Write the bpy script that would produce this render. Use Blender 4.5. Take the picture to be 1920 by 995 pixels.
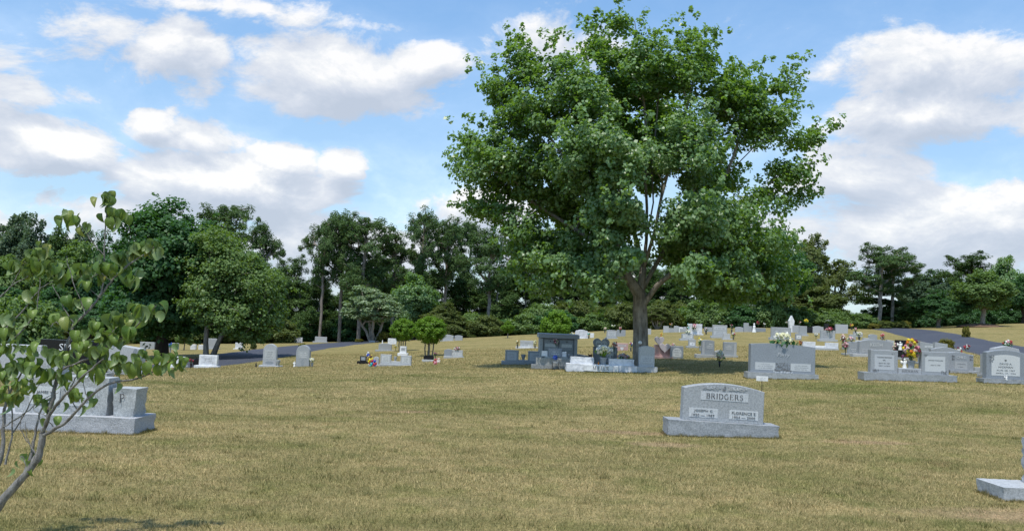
import bpy, bmesh, math, random
import numpy as np
from mathutils import Vector, Matrix
for o in list(bpy.data.objects): bpy.data.objects.remove(o)
SC = bpy.context.scene
COL = SC.collection
PI = math.pi
# ------------------------------------------------------------------ camera
EYE = Vector((0, 0, 1.6)); F = 1600.0; HORIZON = 600.0; ROLL = 2.4
cd = bpy.data.cameras.new('camera'); cam = bpy.data.objects.new('camera', cd); COL.objects.link(cam)
cd.sensor_width = 36; cd.lens = 36 * F / 1920; cd.clip_start = .05; cd.clip_end = 6000
PITCH = math.atan((HORIZON - 497.5) / F)
ROT = (Matrix.Rotation(PI / 2 + PITCH, 3, 'X') @ Matrix.Rotation(math.radians(ROLL), 3, 'Z'))
cam.matrix_world = Matrix.Translation(EYE) @ ROT.to_4x4()
SC.camera = cam
# ------------------------------------------------------------------ light
SUN = Vector((-.17, -.36, 1.0)).normalized()
sl = bpy.data.lights.new('sun', 'SUN'); sun = bpy.data.objects.new('sun', sl); COL.objects.link(sun)
sl.energy = 3.0; sl.angle = math.radians(.55); sl.color = (1, .955, .88)
sun.rotation_euler = (-SUN).to_track_quat('-Z', 'Y').to_euler()
sun.location = (0, 0, 40)
SC.view_settings.view_transform = 'Standard'; SC.view_settings.look = 'None'
SC.view_settings.exposure = 0.52; SC.view_settings.gamma = 1
try: SC.render.engine = 'CYCLES'
except Exception: pass

def ray(px, py):
    return ROT @ Vector(((px - 960) / F, -(py - 497.5) / F, -1))
def P(px, py, Y):                                   # point seen at a pixel, Y metres ahead
    d = ray(px, py); return EYE + d * (Y / d.y)

# ------------------------------------------------------------------ node helper
class NT:
    def __init__(s, nt): s.nt = nt; s.n = nt.nodes; s.l = nt.links
    def new(s, t, **kw):
        n = s.n.new(t)
        for k, v in kw.items(): setattr(n, k, v)
        return n
    def link(s, a, b): s.l.new(a, b)
    def val(s, inp, v):
        if hasattr(v, 'is_linked') or hasattr(v, 'links'): s.l.new(v, inp)
        else: inp.default_value = v
    def math(s, op, a, b=None, c=None, clamp=False):
        n = s.new('ShaderNodeMath', operation=op, use_clamp=clamp); s.val(n.inputs[0], a)
        if b is not None: s.val(n.inputs[1], b)
        if c is not None: s.val(n.inputs[2], c)
        return n.outputs[0]
    def vmath(s, op, a, b=None):
        n = s.new('ShaderNodeVectorMath', operation=op); s.val(n.inputs[0], a)
        if b is not None: s.val(n.inputs[1], b)
        return n.outputs['Value'] if op in ('LENGTH', 'DOT_PRODUCT') else n.outputs[0]
    def noise(s, vec, scale, detail=2, rough=.5, dist=0, out=0):
        n = s.new('ShaderNodeTexNoise'); s.val(n.inputs['Vector'], vec)
        n.inputs['Scale'].default_value = scale; n.inputs['Detail'].default_value = detail
        n.inputs['Roughness'].default_value = rough; n.inputs['Distortion'].default_value = dist
        return n.outputs[out]
    def mix(s, f, a, b, mode='MIX'):
        n = s.new('ShaderNodeMix', data_type='RGBA', blend_type=mode); s.val(n.inputs[0], f)
        s.val(n.inputs[6], a if not isinstance(a, tuple) else (*a, 1)[:4]); s.val(n.inputs[7], b if not isinstance(b, tuple) else (*b, 1)[:4])
        return n.outputs[2]
    def ramp(s, f, stops, interp='LINEAR'):
        n = s.new('ShaderNodeValToRGB'); s.val(n.inputs[0], f); r = n.color_ramp; r.interpolation = interp
        while len(r.elements) < len(stops): r.elements.new(.5)
        for e, (p, c) in zip(r.elements, stops): e.position = p; e.color = (*c, 1)[:4]
        return n.outputs[0]
    def rng(s, v, a, b, c=0., d=1., smooth=False):
        n = s.new('ShaderNodeMapRange', interpolation_type='SMOOTHSTEP' if smooth else 'LINEAR'); s.val(n.inputs[0], v)
        for i, q in enumerate((a, b, c, d)): n.inputs[i + 1].default_value = q
        return n.outputs[0]

# ------------------------------------------------------------------ sky with clouds
w = bpy.data.worlds.new('World'); SC.world = w; w.use_nodes = True
T = NT(w.node_tree); T.n.clear()
sky = T.new('ShaderNodeTexSky', sky_type='NISHITA', sun_disc=False)
sky.sun_elevation = math.asin(SUN.z); sky.sun_rotation = math.atan2(SUN.x, SUN.y) % (2 * PI)
sky.air_density = 1.0; sky.dust_density = .6; sky.ozone_density = 2.0

def ae(px, py):
    d = ray(px, py).normalized(); return math.atan2(d.x, d.y), math.asin(d.z)
# cloud banks: direction (from the photograph), half width and half height in photo pixels, weight
BANKS = [(640, 140, 235, 85, 1.0), (790, 120, 110, 55, .9), (560, 175, 170, 60, .7), (330, 95, 115, 80, .9), (230, 45, 130, 70, .55),
         (370, 140, 70, 70, .5), (450, 12, 380, 34, .5), (70, 180, 170, 38, .6), (115, 285, 125, 58, 1.25), (300, 232, 45, 32, 1.0), (370, 262, 130, 42, .75),
         (430, 345, 260, 62, 1.25), (520, 310, 90, 45, 1.1), (628, 318, 60, 48, 1.1), (230, 330, 130, 40, .7), (150, 380, 300, 35, .42), (600, 450, 900, 90, .62),
         (900, 400, 170, 60, .7), (1040, 90, 170, 70, .6), (1690, 130, 150, 70, .8), (1830, 140, 140, 75, .85), (1740, 215, 230, 75, .9),
         (1640, 195, 90, 45, .9), (1600, 330, 200, 60, .7), (1760, 430, 360, 100, 1.0), (1900, 360, 100, 35, .7), (1560, 130, 100, 45, .5),
         (1620, 270, 200, 50, .5), (1990, 210, 120, 120, .7), (-120, 220, 160, 90, .8), (980, 520, 1500, 90, .35)]
grp = bpy.data.node_groups.new('cloud_density', 'ShaderNodeTree')
grp.interface.new_socket('Vector', in_out='INPUT', socket_type='NodeSocketVector')
grp.interface.new_socket('Density', in_out='OUTPUT', socket_type='NodeSocketFloat')
G = NT(grp); gi = G.new('NodeGroupInput'); go = G.new('NodeGroupOutput')
uv = gi.outputs[0]
fl = G.vmath('MULTIPLY', uv, (1, 1.7, 1))
warp = G.vmath('MULTIPLY', G.vmath('SUBTRACT', G.noise(fl, 5, 3, .6, 0, 1), (.5, .5, .5)), (.045, .03, 0))
warp2 = G.vmath('MULTIPLY', G.vmath('SUBTRACT', G.noise(fl, 20, 6, .62, 0, 1), (.5, .5, .5)), (.040, .028, 0))
wv = G.vmath('ADD', G.vmath('ADD', uv, warp), warp2)
acc = None
for px, py, rx, ry, wt in BANKS:
    a, e = ae(px, py); rx, ry = rx / F * 1.12, ry / F * 1.12
    m = G.new('ShaderNodeMapping', vector_type='POINT'); G.link(wv, m.inputs[0])
    m.inputs['Location'].default_value = (-a / rx, -e / ry, 0); m.inputs['Scale'].default_value = (1 / rx, 1 / ry, 0)
    v = G.math('MULTIPLY_ADD', G.vmath('LENGTH', m.outputs[0]), -wt, wt)
    acc = v if acc is None else G.math('MAXIMUM', acc, v)
fb = G.noise(fl, 8, 9, .66, .35)
# the same broken cumulus carries on all round the sky
wide = G.rng(G.noise(fl, 2.2, 3, .55), .45, .75, -.3, .8)
acc = G.math('MAXIMUM', G.math('MAXIMUM', acc, -.25), G.math('MULTIPLY', wide, .5))
den = G.math('MULTIPLY_ADD', G.math('SUBTRACT', fb, .5), 1.65, acc)
G.link(den, go.inputs[0])
geo = T.new('ShaderNodeTexCoord'); sep = T.new('ShaderNodeSeparateXYZ'); T.link(geo.outputs['Generated'], sep.inputs[0])
az = T.math('ARCTAN2', sep.outputs[0], sep.outputs[1]); el = T.math('ARCSINE', sep.outputs[2])
cmb = T.new('ShaderNodeCombineXYZ'); T.link(az, cmb.inputs[0]); T.link(el, cmb.inputs[1])
def dens(v):
    n = T.new('ShaderNodeGroup'); n.node_tree = grp; T.link(v, n.inputs[0]); return n.outputs[0]
d0 = dens(cmb.outputs[0]); d1 = dens(T.vmath('ADD', cmb.outputs[0], (-.008, .026, 0)))
cover = T.rng(d0, .03, .42, 0, 1, True)
cover = T.math('MULTIPLY', cover, .96)
haze = T.rng(el, -.02, .38, .72, .08)
cover = T.math('MAXIMUM', cover, haze)
lit = T.math('ADD', T.math('MULTIPLY', T.math('SUBTRACT', d0, d1), 1.15), .44)
thin = T.rng(d0, .1, .6, .12, 0)
lit = T.math('ADD', lit, thin, clamp=True)
ccol = T.ramp(lit, [(0, (.58, .65, .77)), (.35, (.67, .73, .84)), (.62, (.80, .84, .92)), (.85, (.95, .97, 1.0)), (1, (1.08, 1.07, 1.07))])
bg1 = T.new('ShaderNodeBackground'); bg2 = T.new('ShaderNodeBackground'); ms = T.new('ShaderNodeMixShader'); wo = T.new('ShaderNodeOutputWorld')
T.link(T.mix(1, sky.outputs[0], (.66, .90, 1.0), 'MULTIPLY'), bg1.inputs[0]); bg1.inputs[1].default_value = .15
T.link(ccol, bg2.inputs[0]); bg2.inputs[1].default_value = .66
T.link(cover, ms.inputs[0]); T.link(bg1.outputs[0], ms.inputs[1]); T.link(bg2.outputs[0], ms.inputs[2]); T.link(ms.outputs[0], wo.inputs[0])

# ------------------------------------------------------------------ materials
def material(name, build):
    m = bpy.data.materials.new(name); m.use_nodes = True; t = NT(m.node_tree); t.n.clear()
    out = t.new('ShaderNodeOutputMaterial'); t.link(build(t), out.inputs[0]); return m
def pbsdf(t, col, rough=.6, spec=.4, nrm=None, coat=0):
    b = t.new('ShaderNodeBsdfPrincipled'); t.val(b.inputs['Base Color'], (*col, 1) if isinstance(col, tuple) else col)
    t.val(b.inputs['Roughness'], rough); b.inputs['Specular IOR Level'].default_value = spec
    if nrm is not None: t.link(nrm, b.inputs['Normal'])
    return b.outputs[0]
def bump(t, h, strength=.3, dist=.02):
    b = t.new('ShaderNodeBump'); b.inputs['Strength'].default_value = strength; b.inputs['Distance'].default_value = dist; t.link(h, b.inputs['Height']); return b.outputs[0]
def objc(t): return t.new('ShaderNodeTexCoord').outputs['Object']
def posn(t): return t.new('ShaderNodeNewGeometry').outputs['Position']
def granite(name, a, b, rough=.55, scale=110, stain=.25):
    def f(t):
        c = objc(t); n1 = t.noise(c, scale, 2, .7); n2 = t.noise(c, scale * .33, 3, .6); big = t.noise(c, 2.2, 4, .6)
        col = t.mix(t.rng(n1, .38, .62), a, b); col = t.mix(t.rng(n2, .42, .66, 0, .5), col, tuple(x * .55 for x in a))
        col = t.mix(t.rng(big, .45, .8, 0, stain), col, tuple(x * .62 * y for x, y in zip(a, (1, .98, .88))))
        inf = t.new('ShaderNodeObjectInfo').outputs['Random']
        col = t.mix(1, col, t.ramp(inf, [(0, (.86, .87, .9)), (1, (1.08, 1.07, 1.04))]), 'MULTIPLY')
        return pbsdf(t, col, rough, .35, bump(t, n1, .12, .004))
    return material(name, f)
M = {}
M['granite'] = granite('grey_granite', (.28, .295, .305), (.49, .51, .52))
M['blue'] = granite('blue_granite', (.24, .265, .29), (.40, .43, .455), .5)
M['dark'] = granite('dark_grey_granite', (.22, .245, .265), (.38, .41, .435), .5)
M['light'] = granite('light_granite', (.36, .375, .385), (.53, .545, .56))
M['panel'] = granite('frosted_granite', (.48, .50, .51), (.64, .66, .67), .8, 160, .12)
M['white'] = granite('white_marble', (.66, .67, .69), (.78, .79, .80), .5, 14, .3)
M['pink'] = granite('pink_granite', (.50, .30, .27), (.68, .46, .42))
M['pinkpanel'] = granite('pale_pink_granite', (.52, .46, .46), (.64, .58, .59))
M['black'] = granite('black_granite', (.008, .009, .012), (.022, .024, .03), .15, 90, .05)
M['concrete'] = granite('rough_concrete', (.24, .25, .24), (.38, .39, .38), .9, 60, .4)
def rough_f(t):
    c = objc(t); n1 = t.noise(c, 120, 2, .7); n2 = t.noise(c, 22, 6, .72)
    col = t.mix(t.rng(n1, .36, .64), (.25, .26, .28), (.52, .53, .55)); col = t.mix(t.rng(n2, .5, .72, 0, .25), col, (.16, .16, .15))
    return pbsdf(t, col, .85, .2, bump(t, n2, .7, .015))
M['rock'] = material('rock_pitched_granite', rough_f)
def wrock_f(t):
    c = objc(t); n2 = t.noise(c, 5, 6, .62, .8)
    col = t.mix(t.rng(n2, .42, .7), (.70, .71, .73), (.44, .46, .49))
    return pbsdf(t, col, .7, .3, bump(t, n2, .7, .03))
M['whiterock'] = material('rough_white_marble', wrock_f)
def plain(name, col, rough=.6, var=.12):
    def f(t):
        c = objc(t); n = t.noise(c, 25, 3, .6)
        return pbsdf(t, t.mix(t.rng(n, .35, .7), col, tuple(x * (1 - var * 2) for x in col)), rough)
    M[name] = material(name, f); return M[name]
plain('engraving_dark', (.17, .175, .18), .8); plain('engraving_mid', (.20, .215, .23), .8); plain('engraving_white', (.75, .75, .75), .6)
plain('letter_dark', (.06, .06, .063), .8)
plain('bronze_vase', (.10, .11, .11), .45); plain('white_plastic', (.78, .78, .76), .5); plain('black_metal', (.015, .015, .018), .4)
plain('green_pot', (.03, .11, .05), .5); plain('brown_plush', (.16, .085, .05), .95)
for n, c in dict(petal_white=(.80, .80, .74), petal_cream=(.80, .78, .50), petal_pink=(.72, .30, .36), petal_palepink=(.80, .55, .53), petal_red=(.48, .035, .06), petal_maroon=(.18, .02, .04),
                 petal_yellow=(.80, .62, .03), petal_orange=(.72, .22, .03), petal_blue=(.03, .09, .50), petal_purple=(.28, .10, .28), petal_teal=(.05, .45, .42)).items(): plain(n, c, .7, .15)
def asphalt_f(t):
    c = posn(t); n = t.noise(c, 60, 2, .8); b = t.noise(c, .5, 4, .6)
    col = t.mix(n, (.040, .044, .060), (.072, .078, .096)); col = t.mix(t.rng(b, .45, .7, 0, .5), col, (.09, .094, .108))
    return pbsdf(t, col, .85, .25, bump(t, n, .3, .01))
M['asphalt'] = material('asphalt', asphalt_f)

# lawn colour shared by soil sheet and blades (patches of dry straw, olive and fresh green, reddish thatch)
lg = bpy.data.node_groups.new('lawn_colour', 'ShaderNodeTree')
lg.interface.new_socket('Vector', in_out='INPUT', socket_type='NodeSocketVector'); lg.interface.new_socket('Color', in_out='OUTPUT', socket_type='NodeSocketColor')
L = NT(lg); li = L.new('NodeGroupInput'); lo = L.new('NodeGroupOutput'); v = li.outputs[0]
st = L.vmath('MULTIPLY', v, (.55, 1, 1))
n1 = L.noise(st, .35, 5, .62, .6); n2 = L.noise(v, 1.7, 4, .6); n3 = L.noise(L.vmath('ADD', v, (31, 7, 0)), .22, 4, .6)
c = L.ramp(n1, [(.30, (.185, .188, .068)), (.42, (.285, .245, .118)), (.56, (.365, .297, .158)), (.72, (.42, .330, .175))])
c = L.mix(L.rng(n2, .50, .70, 0, .5), c, (.160, .185, .052))
c = L.mix(L.rng(n3, .54, .72, 0, .65), c, (.315, .268, .126))
c = L.mix(L.rng(L.noise(L.vmath('ADD', v, (3, 50, 0)), .8, 5, .65), .62, .75, 0, .5), c, (.33, .22, .14))
# the hill beyond is drier and more golden than the near lawn
sp = L.new('ShaderNodeSeparateXYZ'); L.link(v, sp.inputs[0])
c = L.mix(L.rng(sp.outputs[1], 22, 48, 0, .5), c, (.285, .225, .100))
for wx, wy, rx_, ry_ in ((7.0 * .73, 7.85, 1.5, .42), (2.15, 11.55, .55, .3), (1.75, 12.7, 1.1, .22), (5.2, 12.3, .8, .2), (-1.6, 14.5, .5, .2)):
    e = L.vmath('LENGTH', L.vmath('MULTIPLY', L.vmath('SUBTRACT', v, (wx, wy, 0)), (1 / rx_, 1 / ry_, 0)))
    c = L.mix(L.rng(L.math('ADD', e, L.math('MULTIPLY', L.noise(v, 6, 4, .7), 1.2)), 1.1, 1.7, .8, 0), c, (.40, .285, .19))
L.link(c, lo.inputs[0])
def lawncol(t):
    g = t.new('ShaderNodeGroup'); g.node_tree = lg; t.link(posn(t), g.inputs[0]); return g.outputs[0]
def soil_f(t):
    c = posn(t); fine = t.noise(c, 30, 4, .8); mid = t.noise(t.vmath('MULTIPLY', c, (.6, 1, 1)), 2.6, 6, .72)
    col = t.mix(1, lawncol(t), t.ramp(fine, [(.32, (.35, .38, .3)), (.5, (.85, .85, .8)), (.66, (1.25, 1.22, 1.1))]), 'MULTIPLY')
    col = t.mix(1, col, t.ramp(mid, [(.34, (.62, .68, .58)), (.66, (1.2, 1.16, 1.1))]), 'MULTIPLY')
    return pbsdf(t, col, .95, .1, bump(t, t.math('ADD', fine, mid), .6, .04))
M['soil'] = material('dry_lawn', soil_f)
def blade_f(t):
    r = t.new('ShaderNodeAttribute', attribute_name='tint').outputs['Fac']
    col = t.mix(1, lawncol(t), t.ramp(r, [(0, (.46, .51, .34)), (.3, (.76, .84, .64)), (.6, (1.15, 1.08, 1.0)), (.82, (1.5, 1.4, 1.35)), (1, (2.2, 2.05, 2.0))]), 'MULTIPLY')
    b = pbsdf(t, col, .7, .2); tr = t.new('ShaderNodeBsdfTranslucent'); t.link(col, tr.inputs[0])
    mx = t.new('ShaderNodeMixShader'); mx.inputs[0].default_value = .25; t.link(b, mx.inputs[1]); t.link(tr.outputs[0], mx.inputs[2]); return mx.outputs[0]
M['blade'] = material('grass_blades', blade_f)
def leafmat(name, a, b, under=None, rough=.45, spec=.5, trans=.28, tr_col=None, pale=None):
    def f(t):
        g = t.new('ShaderNodeNewGeometry'); r = g.outputs['Random Per Island']
        big = t.noise(posn(t), .9, 3, .6)
        col = t.mix(t.math('MULTIPLY_ADD', big, .6, t.math('MULTIPLY', r, .6), clamp=True), a, b)
        if pale: col = t.mix(t.rng(r, .80, .86, 0, .7), col, pale)
        if under: col = t.mix(t.math('MULTIPLY', g.outputs['Backfacing'], .9), col, under)
        pr = pbsdf(t, col, rough, spec); tr = t.new('ShaderNodeBsdfTranslucent'); tc = tr_col or tuple(min(1, x * 1.6) for x in b)
        tr.inputs[0].default_value = (tc[0] * 1.15, tc[1] * 1.2, tc[2] * .6, 1)
        mx = t.new('ShaderNodeMixShader'); mx.inputs[0].default_value = trans; t.link(pr, mx.inputs[1]); t.link(tr.outputs[0], mx.inputs[2]); return mx.outputs[0]
    M[name] = material(name, f)
leafmat('leaf_maple', (.044, .112, .014), (.145, .245, .038), (.17, .27, .12), .38, .45, .34, None, (.36, .47, .25))
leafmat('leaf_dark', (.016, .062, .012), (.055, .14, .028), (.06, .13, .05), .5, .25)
leafmat('leaf_mid', (.050, .115, .016), (.14, .22, .038), (.13, .20, .07), .5, .25)
leafmat('leaf_light', (.075, .16, .012), (.15, .26, .025), None, .5, .25)
leafmat('leaf_silver', (.075, .14, .050), (.165, .24, .105), (.21, .28, .15))
leafmat('leaf_pine', (.034, .078, .028), (.10, .16, .055), None, .6, .15, .2)
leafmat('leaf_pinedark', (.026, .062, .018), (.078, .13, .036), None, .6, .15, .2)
leafmat('leaf_olive', (.050, .080, .018), (.125, .155, .042), None, .6, .3)
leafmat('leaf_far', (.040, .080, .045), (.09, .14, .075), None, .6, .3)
leafmat('leaf_hedge', (.085, .10, .018), (.20, .18, .03), None, .6, .3)
leafmat('leaf_stem', (.02, .09, .03), (.05, .16, .05))
def bark(name, a, b, sc=9):
    def f(t):
        c = objc(t); n = t.noise(t.vmath('MULTIPLY', c, (1, 1, .22)), sc, 6, .7); k = t.noise(c, 3, 4, .6)
        col = t.mix(t.rng(n, .35, .65), a, b); col = t.mix(t.rng(k, .55, .75, 0, .6), col, tuple(min(1, x * 1.35) for x in b))
        return pbsdf(t, col, .9, .15, bump(t, n, 1, .05))
    M[name] = material(name, f)
bark('bark_grey', (.12, .105, .085), (.33, .30, .255)); bark('bark_dark', (.028, .022, .018), (.07, .055, .045))
bark('bark_pine', (.14, .115, .095), (.29, .25, .215), 5); bark('bark_pale', (.20, .17, .14), (.36, .32, .27)); bark('bark_dogwood', (.17, .155, .14), (.42, .40, .37), 40)
def dog_f(t):
    g = t.new('ShaderNodeNewGeometry'); inf = t.new('ShaderNodeObjectInfo').outputs['Random']; u = t.new('ShaderNodeAttribute', attribute_name='across').outputs['Fac']; l = t.new('ShaderNodeAttribute', attribute_name='along').outputs['Fac']
    col = t.ramp(inf, [(0, (.075, .15, .022)), (.5, (.13, .215, .035)), (.85, (.19, .27, .05)), (1, (.30, .27, .07))])
    au = t.math('ABSOLUTE', u)
    vein = t.math('PINGPONG', t.math('MULTIPLY_ADD', au, -.35, l), .09); vm = t.rng(vein, 0, .022, .45, 0)
    mid = t.rng(au, .02, .09, .6, 0); vm = t.math('MAXIMUM', vm, mid)
    col = t.mix(vm, col, (.17, .24, .08)); col = t.mix(t.math('MULTIPLY', g.outputs['Backfacing'], .75), col, (.17, .235, .10))
    pr = pbsdf(t, col, .42, .5, bump(t, vein, .4, .01)); tr = t.new('ShaderNodeBsdfTranslucent'); tr.inputs[0].default_value = (.20, .30, .04, 1)
    mx = t.new('ShaderNodeMixShader'); mx.inputs[0].default_value = .3; t.link(pr, mx.inputs[1]); t.link(tr.outputs[0], mx.inputs[2]); return mx.outputs[0]
M['leaf_dogwood'] = material('dogwood_leaf', dog_f)

# ------------------------------------------------------------------ object helpers
def tag(o, label=None, cat=None, group=None, kind=None):
    if label: o['label'] = label
    if cat: o['category'] = cat
    if group: o['group'] = group
    if kind: o['kind'] = kind
    return o
def thing(name, label, cat, loc, rz=0, group=None, tilt=0):
    o = bpy.data.objects.new(name, None); o.empty_display_size = .2; COL.objects.link(o)
    o.location = loc; o.rotation_euler = (0, tilt, rz); return tag(o, label, cat, group)
def obj(name, me, parent=None, loc=None, mat=None, rot=None):
    if mat is not None and not me.materials: me.materials.append(mat)
    o = bpy.data.objects.new(name, me); COL.objects.link(o)
    if parent: o.parent = parent
    if loc is not None: o.location = loc
    if rot is not None: o.rotation_euler = rot
    return o
def mesh_np(name, V, Fc, smooth=False, attrs=None):
    V = np.asarray(V, np.float32); Fc = np.asarray(Fc, np.int32); k = Fc.shape[1]
    me = bpy.data.meshes.new(name); me.vertices.add(len(V)); me.vertices.foreach_set('co', V.ravel())
    me.loops.add(Fc.size); me.loops.foreach_set('vertex_index', Fc.ravel())
    me.polygons.add(len(Fc)); me.polygons.foreach_set('loop_start', np.arange(0, Fc.size, k, dtype=np.int32))
    try: me.polygons.foreach_set('loop_total', np.full(len(Fc), k, np.int32))
    except Exception: pass
    if smooth: me.polygons.foreach_set('use_smooth', np.ones(len(Fc), bool))
    for n, a in (attrs or {}).items():
        at = me.attributes.new(n, 'FLOAT', 'POINT'); at.data.foreach_set('value', np.asarray(a, np.float32))
    me.update(calc_edges=True); return me
def bm_mesh(name, bm, smooth=False):
    me = bpy.data.meshes.new(name); bmesh.ops.recalc_face_normals(bm, faces=bm.faces); bm.to_mesh(me); bm.free()
    if smooth:
        for p in me.polygons: p.use_smooth = True
    return me
def tube_np(pts, rad, sides=7):
    pts = np.asarray(pts, float); n = len(pts); tg = np.gradient(pts, axis=0); tg /= np.linalg.norm(tg, axis=1)[:, None] + 1e-9
    ref = np.array([.31, .95, .05]); a = np.cross(tg, ref); a /= np.linalg.norm(a, axis=1)[:, None] + 1e-9; b = np.cross(tg, a)
    th = np.arange(sides) / sides * 2 * PI
    V = pts[:, None] + np.asarray(rad)[:, None, None] * (np.cos(th)[None, :, None] * a[:, None] + np.sin(th)[None, :, None] * b[:, None])
    i = np.arange(n - 1)[:, None] * sides; j = np.arange(sides)[None]; k = (j + 1) % sides
    Fq = np.stack([i + j, i + k, i + k + sides, i + j + sides], -1).reshape(-1, 4)
    return V.reshape(-1, 3), Fq
def join(parts):
    Vs, Fs, o = [], [], 0
    for V, Fq in parts: Vs.append(V); Fs.append(np.asarray(Fq) + o); o += len(V)
    return np.concatenate(Vs), np.concatenate(Fs)
def lathe(prof, sides=14):
    V = []; Fq = []; n = len(prof)
    for r, z in prof:
        for s in range(sides): V.append((r * math.cos(s / sides * 2 * PI), r * math.sin(s / sides * 2 * PI), z))
    for i in range(n - 1):
        for s in range(sides): k = (s + 1) % sides; Fq.append((i * sides + s, i * sides + k, (i + 1) * sides + k, (i + 1) * sides + s))
    return np.array(V), np.array(Fq)

# ------------------------------------------------------------------ terrain
TX = [-200, 0, 250, 480, 700, 960, 1200, 1450, 1700, 1920, 2300]
TD = [0, 12, 20, 26, 34, 38.5, 45, 60, 80, 100, 130, 200, 400, 3000]
TZ = [[0] * 11,
      [-.05, -.03, -.02, 0, 0, 0, 0, .05, .08, .05, .05],
      [-.3, -.25, -.22, -.15, -.08, 0, .1, .18, .25, .3, .3],
      [-.6, -.55, -.5, -.35, -.2, .05, .17, .28, .4, .45, .5],
      [-1.2, -1.1, -.89, -.67, -.46, -.04, .28, .44, .60, .64, .7],
      [-2.0, -1.85, -1.55, -1.02, -.54, -.04, .30, .52, .70, .77, .86],
      [-1.9, -1.72, -1.50, -1.04, -.62, -.03, .33, .63, .87, .98, 1.1],
      [-2.2, -1.96, -1.59, -1.25, -.8, .06, .62, .98, 1.26, 1.56, 1.9],
      [-3.0, -2.65, -2.15, -1.65, -1.05, .15, 1.28, 1.95, 2.2, 2.75, 3.3],
      [-3.7, -3.4, -2.8, -2.15, -1.6, -.2, 1.05, 2.1, 2.6, 3.85, 4.4],
      [-4.5, -4.2, -3.8, -3, -2.5, -1.2, 0, .8, 1.0, 2.6, 3.0],
      [-6, -6, -5.5, -5, -4.5, -4, -3.5, -3, -3, -3, -3], [-8] * 11, [-8] * 11]
tt = [(x - 960) / F for x in TX]
GX = np.concatenate([-np.geomspace(2500, 131, 22), np.arange(-130, 131, 1.), np.geomspace(131, 2500, 22)])
GY = np.concatenate([[-300, -120, -60, -35], np.arange(-20, 221, 1.), np.geomspace(225, 4000, 26)])
XX, YY = np.meshgrid(GX, GY)
YC = np.maximum(YY, 6.0); TTt = XX / YC
rows = np.stack([np.interp(TTt, tt, r) for r in TZ])
ZZ = np.zeros_like(XX)
for k in range(len(TD) - 1):
    a, b = TD[k], TD[k + 1]; m = (YC >= a) & (YC < b); u = np.clip((YC - a) / (b - a), 0, 1)
    ZZ[m] = (rows[k] * (1 - u) + rows[k + 1] * u)[m]
def blur(Z, n):
    for _ in range(n):
        Pd = np.pad(Z, 1, mode='edge'); Z = (Pd[:-2, 1:-1] + Pd[2:, 1:-1] + Pd[1:-1, :-2] + Pd[1:-1, 2:] + 2 * Z) / 6
    return Z
ZZ = blur(ZZ, 14)
ZZ += .018 * np.sin(XX * .9 + 1.3 * np.sin(YY * .31)) * np.cos(YY * .7) * (np.hypot(XX, YY) > 4)
def ground(x, y):
    i = min(max(int(np.searchsorted(GX, x)) - 1, 0), len(GX) - 2); j = min(max(int(np.searchsorted(GY, y)) - 1, 0), len(GY) - 2)
    u = (x - GX[i]) / (GX[i + 1] - GX[i]); v = (y - GY[j]) / (GY[j + 1] - GY[j])
    return float(ZZ[j, i] * (1 - u) * (1 - v) + ZZ[j, i + 1] * u * (1 - v) + ZZ[j + 1, i] * (1 - u) * v + ZZ[j + 1, i + 1] * u * v)
def ground_np(x, y):
    i = np.clip(np.searchsorted(GX, x) - 1, 0, len(GX) - 2); j = np.clip(np.searchsorted(GY, y) - 1, 0, len(GY) - 2)
    u = (x - GX[i]) / (GX[i + 1] - GX[i]); v = (y - GY[j]) / (GY[j + 1] - GY[j])
    return ZZ[j, i] * (1 - u) * (1 - v) + ZZ[j, i + 1] * u * (1 - v) + ZZ[j + 1, i] * (1 - u) * v + ZZ[j + 1, i + 1] * u * v
ny, nx = XX.shape; idx = np.arange(nx * ny).reshape(ny, nx)
Fq = np.stack([idx[:-1, :-1], idx[:-1, 1:], idx[1:, 1:], idx[1:, :-1]], -1).reshape(-1, 4)
tag(obj('ground', mesh_np('ground', np.stack([XX, YY, ZZ], -1).reshape(-1, 3), Fq, True), mat=M['soil']), kind='structure')
def at(px, py, d=None):                              # ground point seen at a pixel (or at depth d on that pixel's column)
    if d is None:
        d = 5.0
        while d < 160:
            q = P(px, py, d)
            if q.z <= ground(q.x, d): break
            d += .05 if d < 30 else .15
        else: d = 95.0
    q = P(px, py, d); return Vector((q.x, d, ground(q.x, d)))

# ------------------------------------------------------------------ roads
def road(name, pts, width):
    c = np.array([(p.x, p.y) for p in pts]); n = 160
    s = np.concatenate([[0], np.cumsum(np.hypot(*np.diff(c, axis=0).T))]); u = np.linspace(0, s[-1], n)
    cx, cy = np.interp(u, s, c[:, 0]), np.interp(u, s, c[:, 1])
    for _ in range(60): cx[1:-1] = (cx[:-2] + cx[2:] + cx[1:-1]) / 3; cy[1:-1] = (cy[:-2] + cy[2:] + cy[1:-1]) / 3
    tx, ty = np.gradient(cx), np.gradient(cy); l = np.hypot(tx, ty); nxv, nyv = -ty / l, tx / l
    off = np.linspace(-.5, .5, 9) * width; rr = np.random.RandomState(5)
    X = cx[:, None] + nxv[:, None] * off; Y = cy[:, None] + nyv[:, None] * off
    e = rr.randn(n) * .05; X[:, 0] += e; X[:, -1] += rr.randn(n) * .05
    Z = ground_np(X, Y) + .05; Z[:, 0] -= .07; Z[:, -1] -= .07
    ix = np.arange(n * 9).reshape(n, 9); Fr = np.stack([ix[:-1, :-1], ix[:-1, 1:], ix[1:, 1:], ix[1:, :-1]], -1).reshape(-1, 4)
    tag(obj(name, mesh_np(name, np.stack([X, Y, Z], -1).reshape(-1, 3), Fr, True), mat=M['asphalt']), kind='structure')
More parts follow.
